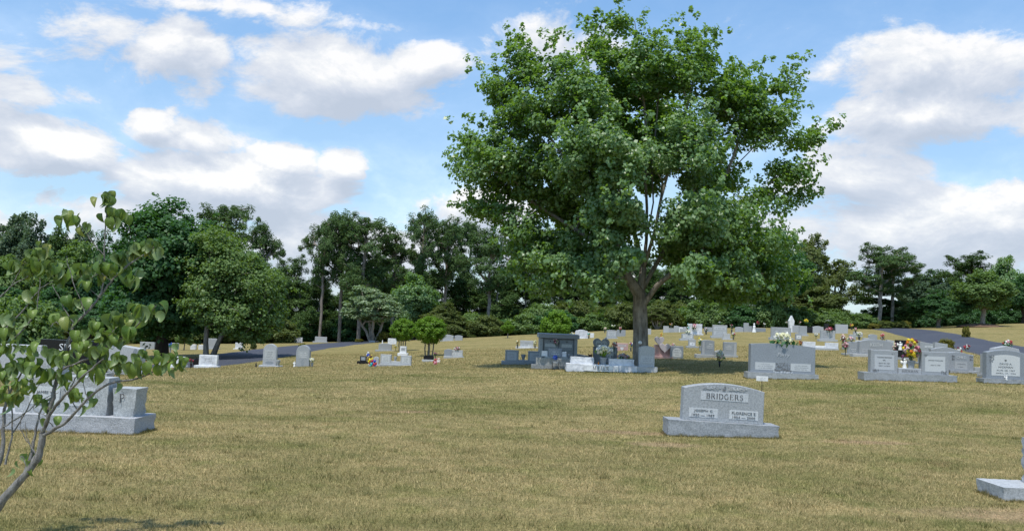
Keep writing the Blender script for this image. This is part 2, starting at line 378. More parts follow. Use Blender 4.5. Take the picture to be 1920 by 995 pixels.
road('road', [P(-250, 690, 36), P(200, 690, 38), P(400, 680, 42), P(450, 668, 47.5), P(520, 656, 58), P(600, 648, 71), P(700, 642, 88), P(800, 640, 108), P(900, 640, 130)], 5.6)
road('road', [P(2080, 690, 31), P(1985, 670, 38), P(1915, 656, 45), P(1850, 646, 52), P(1785, 634, 62), P(1725, 625, 74), P(1665, 618, 88), P(1560, 612, 112)], 5.4)

# ------------------------------------------------------------------ grass blades near the camera
rs = np.random.RandomState(3)
Vb = []; tb = []
for y0, y1, dn, hh, ww in ((5.6, 8, 5200, .034, .0045), (8, 11, 3300, .035, .006), (11, 15, 2000, .034, .0065), (15, 21, 1050, .036, .009), (21, 32, 420, .038, .014), (32, 50, 140, .04, .024)):
    hw = lambda y: .64 * y + .6
    n = int((y1 - y0) * (hw(y0) + hw(y1)) * dn); y = y0 + (y1 - y0) * rs.rand(n); x = (rs.rand(n) * 2 - 1) * hw(y)
    z = ground_np(x, y); h = hh * (.45 + .9 * rs.rand(n) ** 1.3); a = rs.rand(n) * 2 * PI; lean = h * rs.rand(n) * 1.3; la = rs.rand(n) * 2 * PI; wd = ww * (.6 + .8 * rs.rand(n))
    b = np.stack([x, y, z - .004], -1); sd = np.stack([np.cos(a), np.sin(a), 0 * a], -1) * wd[:, None] / 2
    tip = b + np.stack([np.cos(la) * lean, np.sin(la) * lean, h], -1)
    bare = np.zeros(n)
    for wx, wy, rx_, ry_ in ((5.1, 7.85, 1.5, .42), (2.15, 11.55, .55, .3)): bare += np.exp(-(((x - wx) / rx_) ** 2 + ((y - wy) / ry_) ** 2) * 1.2)
    kp = rs.rand(n) > bare * .8; b, sd, tip = b[kp], sd[kp], tip[kp]; n = len(b)
    Vb.append(np.stack([b - sd, b + sd, tip], 1).reshape(-1, 3)); tb.append(np.repeat(rs.rand(n), 3))
Vb = np.concatenate(Vb); tb = np.concatenate(tb)
tag(obj('lawn_grass', mesh_np('lawn_grass', Vb, np.arange(len(Vb)).reshape(-1, 3), False, {'tint': tb}), mat=M['blade']),
    'short dry mown grass covering the foreground lawn', 'grass', kind='stuff')

# ------------------------------------------------------------------ trees
def leaf_cards(C, N, L, W, rs, fold=.25):
    n = len(C); t = rs.randn(n, 3); N = N / (np.linalg.norm(N, axis=1)[:, None] + 1e-9)
    t -= (t * N).sum(1)[:, None] * N; t /= np.linalg.norm(t, axis=1)[:, None] + 1e-9; s = np.cross(N, t)
    L = L[:, None]; W = W[:, None]
    V = np.stack([C - t * L * .5, C + s * W * .5 + N * W * fold - t * L * .05, C + t * L * .5, C - s * W * .5 + N * W * fold - t * L * .05], 1)
    return V.reshape(-1, 3), np.arange(4 * n).reshape(-1, 4)
def inside(p, ells):
    best = 9
    for e in ells:
        q = math.sqrt(sum(((p[i] - e[i]) / e[i + 3]) ** 2 for i in range(3))); best = min(best, q)
    return best
def fill(ells, n, sep, rnd, shell=.45):
    E = np.array(ells); vol = (E[:, 3] * E[:, 4] * E[:, 5]) ** .72; cum = np.cumsum(vol / vol.sum()); out = []; A = np.zeros((0, 3)); tries = 0
    while len(out) < n and tries < n * 14:
        tries += 1; k = min(int(np.searchsorted(cum, rnd.rand())), len(E) - 1)
        v = rnd.randn(3); v /= np.linalg.norm(v); r = (shell + (1 - shell) * rnd.rand()) if rnd.rand() < .8 else rnd.rand() * shell
        p = E[k, :3] + v * r * E[k, 3:]
        if len(out) and np.min(((A - p) ** 2).sum(1)) < sep * sep: continue
        out.append(p); A = np.array(out)
    return A
def skeleton(limbs, clumps, rnd, Rb, sides=6, rmin=.012, flare=1.35, step=.7, power=.5):
    """limbs: list of polylines, the first is the trunk from the ground; each later one starts on an earlier one"""
    pts, par = [], []
    def addpath(path, p):
        for q in path: pts.append(np.array(q, float)); par.append(p); p = len(pts) - 1
        return p
    addpath(limbs[0], -1); first = len(pts)
    for l in limbs[1:]:
        A = np.array(pts); k = int(np.argmin(((A - np.array(l[0])) ** 2).sum(1))); addpath(l[1:], k)
    cut = max(1, int(len(limbs[0]) * .45))
    root = pts[cut]; order = np.argsort(((clumps - root) ** 2).sum(1)); tips = []
    plen = [0.0]
    for i in range(1, len(pts)): plen.append(plen[par[i]] + float(np.linalg.norm(pts[i] - pts[par[i]])))
    for ci in order:
        c = clumps[ci]; A = np.array(pts); dv = c - A; dist = np.linalg.norm(dv, axis=1)
        cost = dist + .28 * np.array(plen) + np.where(dv[:, 2] < 0, -dv[:, 2] * .7, 0); cost[:cut] += 50
        k = int(np.argmin(cost)); a = pts[k]; d = c - a; Ld = float(np.linalg.norm(d))
        pd = (pts[k] - pts[par[k]]) if par[k] >= 0 else np.array([0, 0, 1.]); pd = pd / (np.linalg.norm(pd) + 1e-9)
        ctl = a + d * .45 + (pd * .35 + np.array([0, 0, .18]) + rnd.randn(3) * .10) * Ld * .5
        m = max(2, int(Ld / step) + 1); path = [(1 - u) ** 2 * a + 2 * u * (1 - u) * ctl + u * u * c + (rnd.randn(3) * .03 * Ld * (u < .99)) for u in np.linspace(0, 1, m + 1)[1:]]
        for q in path:
            pts.append(q); par.append(k); plen.append(plen[k] + float(np.linalg.norm(q - pts[k]))); k = len(pts) - 1
        tips.append(k)
    n = len(pts); cnt = np.zeros(n)
    for t in tips: cnt[t] += 1
    ch = [[] for _ in range(n)]
    for i in range(n - 1, 0, -1): cnt[par[i]] += cnt[i]; ch[par[i]].append(i)
    cnt = np.maximum(cnt, .6); rad = np.maximum(Rb * (cnt / cnt[0]) ** power, rmin); parts = []
    zs = pts[0][2]
    stack = [(0, None)]
    while stack:
        s, p = stack.pop(); chain = [s]; cur = s
        while ch[cur]:
            kids = sorted(ch[cur], key=lambda q: -cnt[q])
            for q in kids[1:]: stack.append((q, cur))
            cur = kids[0]; chain.append(cur)
        pp = [pts[i] for i in chain]; rr = [rad[i] for i in chain]
        if p is not None: pp = [pts[p]] + pp; rr = [min(rad[p], rr[0] * 1.25)] + rr
        else:
            for i in range(len(pp)):
                h = pp[i][2] - zs; rr[i] *= 1 + (flare - 1) * math.exp(-h / (Rb * 2.2))
        if len(pp) > 1:
            rr[-1] *= .4; parts.append(tube_np(pp, rr, sides if rad[chain[0]] > .05 else 4))
    return join(parts)
def foliage(clumps, center, rc, k, L, W, rnd, flat=.65, up=.8, out=.5, droop=0):
    n = len(clumps); C = np.repeat(clumps, k, 0); R = rc * (.65 + .7 * np.repeat(rnd.rand(n), k))
    v = rnd.randn(n * k, 3); v /= np.linalg.norm(v, axis=1)[:, None]; r = rnd.rand(n * k) ** .45
    off = v * (r * R)[:, None]; off[:, 2] *= flat; off[:, 2] -= droop * (off[:, 0] ** 2 + off[:, 1] ** 2) / rc
    C = C + off; o = C - center; o /= np.linalg.norm(o, axis=1)[:, None] + 1e-9
    N = np.array([0, 0, up]) + out * o + .45 * v + .55 * rnd.randn(n * k, 3)
    s = .65 + .7 * rnd.rand(n * k); return leaf_cards(C, N, L * s, W * s, rnd)
def wiggle(a, b, n, amp, rnd):
    a = np.array(a, float); b = np.array(b, float); return [a + (b - a) * u + rnd.randn(3) * amp * (0 < u < 1) * np.array([1, 1, .3]) for u in np.linspace(0, 1, n)]
PROTO = {}
def proto(style, var=0):
    if (style, var) in PROTO: return PROTO[style, var]
    rnd = np.random.RandomState(hash_of(style) + var * 17); H = 10.0; Wd = 7.0
    if style == 'broad':          # round crown on one trunk
        ells = [(0, 0, 5.6, 2.6, 2.6, 2.9), (0, 0, 8.1, 1.6, 1.6, 1.7)] + [(2.1 * math.cos(a), 2.1 * math.sin(a), 3.4 + 3.3 * rnd.rand(), 1.4, 1.4, 1.2) for a in rnd.rand(9) * 2 * PI]
        cl = fill(ells, 200, .55, rnd); V, Fc = foliage(cl, np.array([0, 0, 5.]), .6, 100, .25, .2, rnd, .95, .5, .6)
        tr = skeleton([wiggle((0, 0, -.1), (.1, 0, 2.4), 4, .05, rnd) + wiggle((.1, 0, 2.9), (0, 0, 8.6), 7, .12, rnd)], cl, rnd, .22)
    elif style == 'sparse':       # open grey-limbed crown
        ells = [(0, 0, 8.2, 1.9, 1.9, 1.5)] + [(2.4 * math.cos(a), 2.2 * math.sin(a), 4.0 + 3.8 * rnd.rand(), 1.3, 1.3, 1.15) for a in rnd.rand(9) * 2 * PI]
        cl = fill(ells, 95, .62, rnd, .3); V, Fc = foliage(cl, np.array([0, 0, 5.]), .56, 85, .26, .18, rnd, .85, .5, .6)
        tr = skeleton([wiggle((0, 0, -.1), (.1, 0, 3), 4, .05, rnd) + wiggle((.15, 0, 3.5), (0, 0, 8.6), 6, .2, rnd)], cl, rnd, .24)
    elif style == 'pine':         # tall bare trunk, irregular needle masses in the top half
        ells = []
        for i in range(17):
            z = 4.7 + 5.0 * rnd.rand() ** .85; r = (1.0 - abs(z - 7.6) / 4.2) * 2.7; a = rnd.rand() * 2 * PI; q = r * (.25 + .75 * rnd.rand())
            ells.append((q * math.cos(a), q * math.sin(a), z, .9, .9, .72))
        ells += [(0, 0, 9.3, .8, .8, .65), (.3, 0, 8.4, 1.3, 1.3, .6)]
        cl = fill(ells, 100, .46, rnd, .2); V, Fc = foliage(cl, np.array([0, 0, 7.]), .42, 105, .28, .07, rnd, .85, .5, .5)
        tr = skeleton([wiggle((0, 0, -.1), (.12 * rnd.randn(), 0, 9.2), 12, .05, rnd)], cl, rnd, .15, 6, .012, 1.2, power=.3)
    elif style == 'conifer':      # lower, branched to near the ground: fills the wood's middle
        ells = []
        for i in range(26):
            z = 1.6 + 8.0 * rnd.rand(); r = (1.05 - z / 11.5) * 3.3; a = rnd.rand() * 2 * PI; q = r * rnd.rand() ** .6
            ells.append((q * math.cos(a), q * math.sin(a), z, 1.1, 1.1, .75))
        cl = fill(ells, 150, .5, rnd, .2); V, Fc = foliage(cl, np.array([0, 0, 4.]), .6, 80, .34, .12, rnd, .7, .6, .5, .12)
        tr = skeleton([wiggle((0, 0, -.1), (0, 0, 9.4), 12, .05, rnd)], cl, rnd, .14, 6, .012, 1.2, power=.3)
    elif style == 'myrtle':       # several thin stems, tight ball crown
        ells = [(0, 0, 6.3, 3.2, 3.2, 3.2), (.8, 0, 7.6, 2, 2, 2)]; cl = fill(ells, 200, .5, rnd, .5)
        V, Fc = foliage(cl, np.array([0, 0, 6.]), .6, 90, .34, .2, rnd, .95, .3, .7)
        st = [wiggle((.7 * math.cos(a), .5 * math.sin(a), -.1), (.9 * math.cos(a), .9 * math.sin(a), 4.4), 6, .04, rnd) for a in (0.3, 1.9, 3.3, 4.9)]
        ps = [skeleton([s], cl[i::4], rnd, .13, 5, .03, 1.1, 1.5) for i, s in enumerate(st)]; tr = join(ps)
    elif style == 'forked':       # low open crown on splaying stems
        ells = [(0, 0, 6.0, 3.2, 3.0, 2.9), (-1.4, 0, 8.2, 1.2, 1.2, 1.3), (1.6, .3, 5, 1.6, 1.6, 1.2), (-2.3, 0, 4.6, 1.3, 1.3, 1.1)]; cl = fill(ells, 150, .55, rnd, .4)
        V, Fc = foliage(cl, np.array([0, 0, 5.5]), .66, 80, .28, .2, rnd, .6)
        st = [wiggle((.12 * math.cos(a), .12 * math.sin(a), -.1), (1.7 * math.cos(a), 1.4 * math.sin(a), 4.6), 6, .08, rnd) for a in (0.2, 1.6, 2.9, 4.6)]
        tr = join([skeleton([s], cl[i::4], rnd, .15, 6, .015, 1.2, 1.) for i, s in enumerate(st)])
    else:                         # bush: leaves down to the ground
        ells = [(0, 0, 2.0, 3.2, 3.2, 2.6), (-1.6, .4, 3, 1.6, 1.6, 1.6), (1.5, -.3, 2.8, 1.7, 1.7, 1.7)] + [(2.2 * math.cos(a), 2.2 * math.sin(a), .8 + 2 * rnd.rand(), 1.4, 1.4, 1.2) for a in rnd.rand(5) * 2 * PI]
        cl = fill(ells, 110, .65, rnd, .55); cl[:, 2] = np.maximum(cl[:, 2], .5); V, Fc = foliage(cl, np.array([0, 0, 1.5]), .7, 100, .34, .22, rnd, .9)
        tr = skeleton([wiggle((0, 0, -.1), (0, 0, 2.4), 6, .1, rnd)], cl, rnd, .22, 5, .03)
    z1 = np.percentile(V[:, 2], 99.7); x1 = np.percentile(np.abs(V[:, 0]), 98.5)
    a = (mesh_np('trunk', tr[0], tr[1], True), mesh_np('crown', V, Fc), z1, x1); PROTO[style, var] = a; return a
def hash_of(s): return sum(ord(c) * (i + 3) for i, c in enumerate(s)) % 9999
def slot(o, m):
    if not o.data.materials: o.data.materials.append(None)
    o.material_slots[0].link = 'OBJECT'; o.material_slots[0].material = m
def tree(name, label, cat, px, ytop, wpx, d, style, lm, bm_, var=0, group=None, ybase=630, rz=None):
    q = P(px, ybase, d); g = ground(q.x, d); H = P(px, ytop, d).z - g
    tm, cm, z1, x1 = proto(style, var); rz = random.uniform(0, 6.28) if rz is None else rz
    t = thing(name, label, cat, (q.x, d, g), rz, group); sx = (wpx / 2 * d / F) / x1; sz = H / z1; sc = (sx, sx, sz)
    for nm, me, m in (('trunk', tm, bm_), ('crown', cm, lm)):
        o = obj(nm, me, t); o.scale = sc; slot(o, M[m])
    return t
random.seed(11)

# --- the big maple
D = 28.0; B = at(1204, 692, D); rnd = np.random.RandomState(8)
def L3(px, py, dy=0): q = P(px, py, D + dy); return np.array([q.x - B.x, q.y - B.y, q.z - B.z])
lobes = [(1045, 470, 105, 62, 0, 2.2), (985, 430, 60, 45, -.5, 1.4), (950, 300, 105, 85, .3, 2.2), (880, 285, 58, 58, 0, 1.0), (925, 385, 62, 28, .5, 1.1), (1000, 210, 95, 70, 0, 2.0), (930, 150, 50, 45, .4, 1.1),
         (985, 105, 48, 60, .4, 1.0), (975, 55, 32, 40, .5, .7), (1046, 120, 34, 62, 0, .8), (1046, 70, 28, 42, 0, .6), (1090, 170, 70, 70, -1, 2.2), (1190, 120, 95, 75, 0, 2.4), (1130, 70, 45, 45, .2, 1.1), (1165, 25, 30, 35, .3, .8), (1218, 15, 24, 32, 0, .6), (1300, 122, 75, 62, -.3, 1.9), (1285, 45, 30, 30, 0, .7),
         (1390, 170, 75, 60, .4, 1.7), (1460, 150, 40, 26, .5, .7), (1495, 135, 18, 14, .5, .4), (1430, 220, 75, 50, 0, 1.5), (1525, 250, 42, 40, .2, 1.0), (1480, 310, 55, 30, 0, 1.3), (1510, 365, 38, 22, .3, .8), (1440, 365, 60, 35, 0, 1.2),
         (1130, 290, 110, 95, -2.2, 2.6), (1290, 270, 95, 80, -1.6, 2.6), (1150, 400, 85, 70, -2.0, 2.2), (1330, 410, 110, 70, -1.2, 2.8), (1410, 450, 85, 72, -.2, 2.2), (1300, 455, 85, 45, 1.2, 2.2), (1455, 500, 42, 42, .5, 1.3),
         (1200, 250, 110, 110, 3, 2.2), (1100, 420, 80, 80, 2.8, 2.0), (1030, 530, 50, 22, -.6, 1.2), (1120, 540, 50, 26, -1.6, 1.2), (1350, 520, 95, 40, .3, 2.2), (1400, 545, 60, 28, .3, 1.4), (1110, 500, 62, 50, -1.6, 1.6), (1265, 440, 60, 40, -2.2, 1.2), (1015, 500, 50, 45, 0, 1.4), (1462, 535, 30, 28, .6, .9), (1300, 500, 80, 42, -2.6, 1.3), (1380, 500, 70, 50, -1.8, 1.4), (1180, 470, 60, 36, -2.6, 1.1), (1060, 350, 90, 70, 1.5, 2.0), (1340, 330, 60, 60, 2.5, 2)]
ells = []
for px, py, rx, ry, dy, rd in lobes:
    px = 1204 + (px - 1204) * (.945 if px > 1204 else .975); py = 690 - (690 - py) * .965
    dy *= .8; rd *= .76; c = L3(px, py, dy); k = (D + dy) / F; ells.append((c[0], c[1], c[2], max(.25, rx * k - .33), max(.3, rd), max(.2, ry * k - .33)))
cl = fill(ells, 500, .47, rnd, .5)
# leave the view up the fork open, as in the photograph
ka = np.array([not (abs(c[0] - L3(1212, 500)[0]) < .45 and L3(1200, 590)[2] < c[2] < L3(1200, 455)[2] and c[1] < 1.0) for c in cl]); cl = cl[ka]
V1, F1 = foliage(cl, np.array([0, 0, 5.5]), .53, 290, .114, .10, rnd, .66, .6, .6, .10)
nt = 2600; base = cl[rnd.randint(0, len(cl), nt)]; o_ = base - np.array([0, 0, 5.]); o_ /= np.linalg.norm(o_, axis=1)[:, None]; o_[:, 2] += .35
twl = base + o_ * (.30 + .55 * rnd.rand(nt))[:, None] + rnd.randn(nt, 3) * .20
V2, F2 = foliage(twl, np.array([0, 0, 5.5]), .15, 15, .125, .11, rnd, 1.1, .6, .5)
Vl, Fl = join([(V1, F1), (V2, F2)])
limbs = [[L3(1204, 694), L3(1201, 660), L3(1201, 620), L3(1200, 580), L3(1199, 552), L3(1206, 505, .1), L3(1212, 450, .2), L3(1213, 390, 0), L3(1210, 330, 0), L3(1213, 265, .1), L3(1207, 190), L3(1200, 110), L3(1190, 40)],
         [L3(1199, 552), L3(1178, 520, -.2), L3(1166, 490, -.3), L3(1150, 440, -.5), L3(1120, 380, -.8), L3(1070, 310, -.7), L3(1010, 230, -.4), L3(975, 130, 0)],
         [L3(1199, 552), L3(1222, 510, .3), L3(1245, 470, .5), L3(1290, 410, .6), L3(1360, 330, .5), L3(1430, 260, .3), L3(1490, 230, .2)],
         [L3(1201, 580), L3(1232, 535, -.3), L3(1262, 510, -.5), L3(1310, 480, -.8), L3(1380, 450, -.8)],
         [L3(1166, 490, -.3), L3(1130, 465, .3), L3(1080, 430, .6), L3(1000, 380, .6), L3(920, 330, .4)],
         [L3(1206, 505), L3(1226, 440, -.6), L3(1240, 370, -1), L3(1262, 290, -1.1), L3(1290, 190, -.8), L3(1310, 100, -.3)],
         [L3(1206, 505), L3(1190, 440, 1), L3(1170, 350, 1.8), L3(1150, 250, 2), L3(1120, 150, 1.4)],
         [L3(1212, 450, .2), L3(1225, 380, .2), L3(1222, 310, .2), L3(1230, 240, .1), L3(1235, 170)]]
tr = skeleton(limbs, cl, rnd, .235, 10, .012, 1.35, .5, .56)
mt = thing('maple_tree', 'tall spreading green maple with grey forked trunk standing among the graves', 'tree', B)
obj('trunk', mesh_np('trunk', tr[0], tr[1], True), mt, mat=M['bark_grey']); obj('crown', mesh_np('crown', Vl, Fl), mt, mat=M['leaf_maple'])

# --- the dark broad tree and its paler many-stemmed neighbour on the left
def big_tree(name, label, px, yb, d, lobes, limbs, n, k, leaf, lm, bmname, Rb, seed, rc=.6):
    B = at(px, yb, d); r = np.random.RandomState(seed)
    L = lambda x, y, dy=0: np.array(P(x, y, d + dy) - B)
    es = []
    for x, y, rx, ry, dy, rd in lobes:
        c = L(x, y, dy); s = (d + dy) / F; es.append((*c, max(.3, rx * s - .3), rd, max(.3, ry * s - .3)))
    cl = fill(es, n, .55, r, .5); V, Fc = foliage(cl, np.array([0, 0, 4.]), rc, k, leaf, leaf * .8, r, .65)
    tw = cl[r.randint(0, len(cl), n * 3)] + r.randn(n * 3, 3) * .4; V2, F2 = foliage(tw, np.array([0, 0, 4.]), .3, 9, leaf, leaf * .8, r); V, Fc = join([(V, Fc), (V2, F2)])
    ps = []
    for i, lb in enumerate(limbs):
        sub = cl[i::len(limbs)]; ps.append(skeleton([[L(*q) for q in lb]], sub, r, Rb, 7, .02, 1.3, .8))
    tv = join(ps); t = thing(name, label, 'tree', B)
    obj('trunk', mesh_np('trunk', tv[0], tv[1], True), t, mat=M[bmname]); obj('crown', mesh_np('crown', V, Fc), t, mat=M[lm])
big_tree('oak_tree', 'dark dense broadleaf tree with black trunk behind the small leafy sapling', 303, 665, 49,
         [(285, 420, 60, 38, 0, 1.6), (268, 400, 28, 24, 0, .9), (335, 395, 20, 24, .5, .6), (312, 385, 14, 12, 0, .5), (350, 440, 70, 40, .5, 2), (270, 500, 75, 55, 0, 2.6), (370, 510, 75, 60, .3, 2.6), (300, 580, 100, 55, 0, 3), (235, 560, 40, 50, 0, 1.5), (390, 590, 60, 45, .5, 2), (320, 490, 90, 90, -1, 2.5)],
         [[(303, 668), (304, 640), (306, 610), (308, 560), (312, 500), (316, 440), (322, 395)]], 300, 120, .22, 'leaf_dark', 'bark_dark', .32, 21, .7)
big_tree('crape_tree', 'mid green rounded tree on two leaning stems left of the road', 393, 665, 47,
         [(410, 460, 50, 38, 0, 1.7), (440, 500, 70, 45, 0, 2.2), (480, 540, 60, 50, 0, 2.0), (500, 590, 46, 40, .2, 1.6), (450, 590, 60, 40, -.5, 2.0), (400, 560, 60, 55, -.4, 1.8), (470, 625, 50, 17, 0, 1.4), (385, 500, 40, 50, .4, 1.4)],
         [[(386, 667), (386, 640), (388, 610), (398, 560), (410, 500), (418, 460)], [(399, 667, .3), (410, 640, .2), (424, 612, 0), (450, 575), (478, 540)]], 230, 125, .15, 'leaf_mid', 'bark_grey', .13, 22, .55)

# --- the wood beyond the graves
GP = 'tall pines along the edge of the wood'
pine_l = {410: 'dark pine top rising behind the dark broadleaf tree', 485: 'slim pine whose round top shows right of the broadleaf pair', 600: 'tall pine, leftmost of the clump of three near the road',
          786: 'tallest narrow topped pine in the middle of the wood', 636: 'tall pine, middle of the clump of three near the road', 672: 'tall pine, rightmost of the clump of three near the road', 735: 'pine with leaning trunk just left of the tallest narrow topped one',
          832: 'tall pine just right of the tallest narrow topped one', 872: 'pine behind and right of the two crape myrtles', 914: 'pine with a clear pale trunk left of the maple crown', 955: 'pine partly hidden by the left lower edge of the maple crown',
          545: 'short pine in the dip right of the broadleaf pair', 705: 'low pine in the gap behind the pale silvery tree'}
for i, (px, yt, wp, d) in enumerate([(410, 383, 105, 105), (485, 412, 80, 100), (600, 402, 95, 93), (636, 396, 85, 95), (672, 406, 100, 92), (735, 430, 100, 96), (786, 386, 95, 93), (832, 406, 80, 96), (872, 416, 85, 104),
                                     (914, 434, 95, 91), (955, 440, 90, 106), (1000, 432, 85, 102), (1050, 450, 90, 108), (545, 478, 70, 118), (705, 470, 80, 116), (1110, 470, 90, 112), (1180, 480, 90, 112), (1260, 490, 90, 110), (1340, 500, 90, 110)]):
    tree('pine_tree', pine_l.get(px, 'tall pine with bare grey trunk in the wood beyond the graves'), 'pine tree', px, yt, wp, d, 'pine', 'leaf_pine', 'bark_pine', i % 4, GP)
for i in range(60):
    px = 505 + i * 17.2 + random.uniform(-8, 8); d = 99 + 15 * ((i * 7) % 5) / 4
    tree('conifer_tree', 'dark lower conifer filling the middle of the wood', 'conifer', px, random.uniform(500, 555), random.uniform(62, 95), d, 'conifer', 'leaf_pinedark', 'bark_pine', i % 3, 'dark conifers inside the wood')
for i in range(30):
    px = 850 + i * 22 + random.uniform(-7, 7); d = 84 + (i % 3) * 3.2
    lm = ['leaf_olive', 'leaf_mid', 'leaf_dark', 'leaf_mid', 'leaf_olive'][(i * 3) % 5]
    nm = {'leaf_olive': 'olive', 'leaf_mid': 'mid green', 'leaf_dark': 'dark green'}[lm]
    tree('undergrowth_bush', nm + ' leafy bush at the foot of the wood behind the hill', 'bush', px, random.uniform(556, 592) if px > 1000 else random.uniform(586, 606), random.uniform(60, 85), d, 'bush', lm, 'bark_dark', i % 3, nm + ' bushes under the edge of the wood')
for i in range(16):
    px = 520 + i * 23 + random.uniform(-8, 8)
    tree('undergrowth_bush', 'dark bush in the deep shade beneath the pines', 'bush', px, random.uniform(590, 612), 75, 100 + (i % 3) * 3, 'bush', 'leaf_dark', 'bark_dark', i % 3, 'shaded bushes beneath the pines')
# left forest
for i in range(22):
    px = -60 + i * 27 + random.uniform(-8, 8)
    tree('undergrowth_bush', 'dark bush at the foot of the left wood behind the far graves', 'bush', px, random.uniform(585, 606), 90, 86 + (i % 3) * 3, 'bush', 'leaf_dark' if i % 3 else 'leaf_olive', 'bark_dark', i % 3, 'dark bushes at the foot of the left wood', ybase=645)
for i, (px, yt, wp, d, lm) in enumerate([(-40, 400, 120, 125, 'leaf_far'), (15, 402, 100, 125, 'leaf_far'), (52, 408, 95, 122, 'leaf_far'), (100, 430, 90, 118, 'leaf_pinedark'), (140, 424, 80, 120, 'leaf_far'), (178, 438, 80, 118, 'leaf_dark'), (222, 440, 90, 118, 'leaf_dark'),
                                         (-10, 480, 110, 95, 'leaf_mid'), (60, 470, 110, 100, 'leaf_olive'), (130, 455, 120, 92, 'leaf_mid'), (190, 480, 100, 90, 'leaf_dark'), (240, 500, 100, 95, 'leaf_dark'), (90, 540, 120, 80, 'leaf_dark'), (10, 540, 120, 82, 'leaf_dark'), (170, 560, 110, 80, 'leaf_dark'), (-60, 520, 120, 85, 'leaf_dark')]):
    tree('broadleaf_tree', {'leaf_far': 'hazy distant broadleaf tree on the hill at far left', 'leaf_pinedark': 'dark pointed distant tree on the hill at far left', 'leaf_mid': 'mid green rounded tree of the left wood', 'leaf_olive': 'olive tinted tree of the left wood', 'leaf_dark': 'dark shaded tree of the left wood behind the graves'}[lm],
         'tree', px, yt, wp, d, 'broad', lm, 'bark_dark', i % 3, 'trees of the wood at the left, ' + lm[5:] + ' kind')
tree('leafy_shrub', 'bright green leafy shrub behind the grey monument at far left', 'shrub', 30, 558, 130, 40, 'bush', 'leaf_mid', 'bark_dark', 1, ybase=660)
# individual mid-ground trees
tree('silver_tree', 'pale silvery green tree with splaying stems before the pines', 'tree', 697, 538, 105, 80, 'forked', 'leaf_silver', 'bark_pale', 0, ybase=641, rz=.4)
tree('broadleaf_tree', 'fresh green pointed broadleaf tree right of the pale silvery one', 'tree', 775, 514, 85, 86, 'broad', 'leaf_maple', 'bark_dark', 1)
tree('broadleaf_tree', 'low olive green tree behind the larger round crape myrtle', 'tree', 830, 568, 80, 84, 'broad', 'leaf_olive', 'bark_dark', 2)
tree('crape_myrtle', 'crape myrtle with round crown on thin stems, larger of two', 'small tree', 804, 594, 56, 43, 'myrtle', 'leaf_light', 'bark_grey', 0, ybase=665)
tree('crape_myrtle', 'crape myrtle with round crown on thin stems, smaller of two', 'small tree', 754, 598, 44, 52, 'myrtle', 'leaf_light', 'bark_grey', 0, ybase=652)
tree('leafy_shrub', 'bright green round shrub behind the small mausoleum', 'shrub', 1043, 582, 52, 68, 'bush', 'leaf_light', 'bark_dark', 0)
tree('small_tree', 'tiny light green tree on a thin stem before the wood', 'small tree', 952, 602, 24, 72, 'broad', 'leaf_light', 'bark_pale', 0)
tree('small_tree', 'low olive tree with forked pale stem right of the maple trunk', 'small tree', 1232, 577, 62, 80, 'forked', 'leaf_olive', 'bark_pale', 0, ybase=618)
tree('big_oak', 'large dark tree with thick grey trunk behind the right hand graves', 'tree', 1446, 430, 130, 84, 'broad', 'leaf_dark', 'bark_grey', 0, ybase=606)
tree('broadleaf_tree', 'tiny tree casting shade among the far left graves', 'small tree', 345, 612, 30, 60, 'broad', 'leaf_mid', 'bark_grey', 1, ybase=655)
# right
R = 'trees beyond the hill at the right'
tree('oak_tree', 'open crowned greyish tree just right of the maple crown', 'tree', 1518, 440, 110, 98, 'sparse', 'leaf_olive', 'bark_pale', 0)
tree('oak_tree', 'open crowned greyish tree, lower and further right', 'tree', 1575, 488, 105, 104, 'sparse', 'leaf_olive', 'bark_grey', 1)
tree('broadleaf_tree', 'dark olive rounded tree above the far right graves', 'tree', 1530, 538, 110, 90, 'broad', 'leaf_olive', 'bark_dark', 1)
tree('pine_tree', 'broad topped pine standing alone against the sky, taller of the pair', 'pine tree', 1650, 455, 105, 92, 'pine', 'leaf_pine', 'bark_grey', 1)
tree('pine_tree', 'second pine close beside the lone broad topped one', 'pine tree', 1672, 478, 90, 96, 'pine', 'leaf_pine', 'bark_grey', 3)
tree('conifer_tree', 'dark low branched conifer beneath the lone pine pair', 'conifer', 1650, 540, 110, 98, 'conifer', 'leaf_pinedark', 'bark_dark', 0)
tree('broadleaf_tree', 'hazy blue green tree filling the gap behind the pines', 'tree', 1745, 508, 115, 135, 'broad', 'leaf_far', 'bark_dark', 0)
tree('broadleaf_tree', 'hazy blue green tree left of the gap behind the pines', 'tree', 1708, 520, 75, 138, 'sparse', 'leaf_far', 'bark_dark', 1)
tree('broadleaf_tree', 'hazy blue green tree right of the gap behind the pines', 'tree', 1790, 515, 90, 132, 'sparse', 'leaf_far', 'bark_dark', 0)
tree('broadleaf_tree', 'dark rounded tree with pale stem left of the mulch mound', 'tree', 1760, 544, 95, 92, 'broad', 'leaf_dark', 'bark_grey', 2)
tree('pine_tree', 'dark wide pine behind the yellowish green tree', 'pine tree', 1822, 473, 95, 112, 'pine', 'leaf_pinedark', 'bark_dark', 1)
tree('broadleaf_tree', 'yellowish green tree with pale trunk on the mulch mound', 'tree', 1843, 507, 110, 90, 'broad', 'leaf_mid', 'bark_pale', 0, ybase=603)
tree('broadleaf_tree', 'fresh green pointed tree right of the wide dark pine', 'tree', 1882, 482, 70, 108, 'broad', 'leaf_maple', 'bark_dark', 1)
tree('broadleaf_tree', 'green tree cut by the right edge of the picture', 'tree', 1918, 515, 75, 100, 'broad', 'leaf_dark', 'bark_dark', 2)
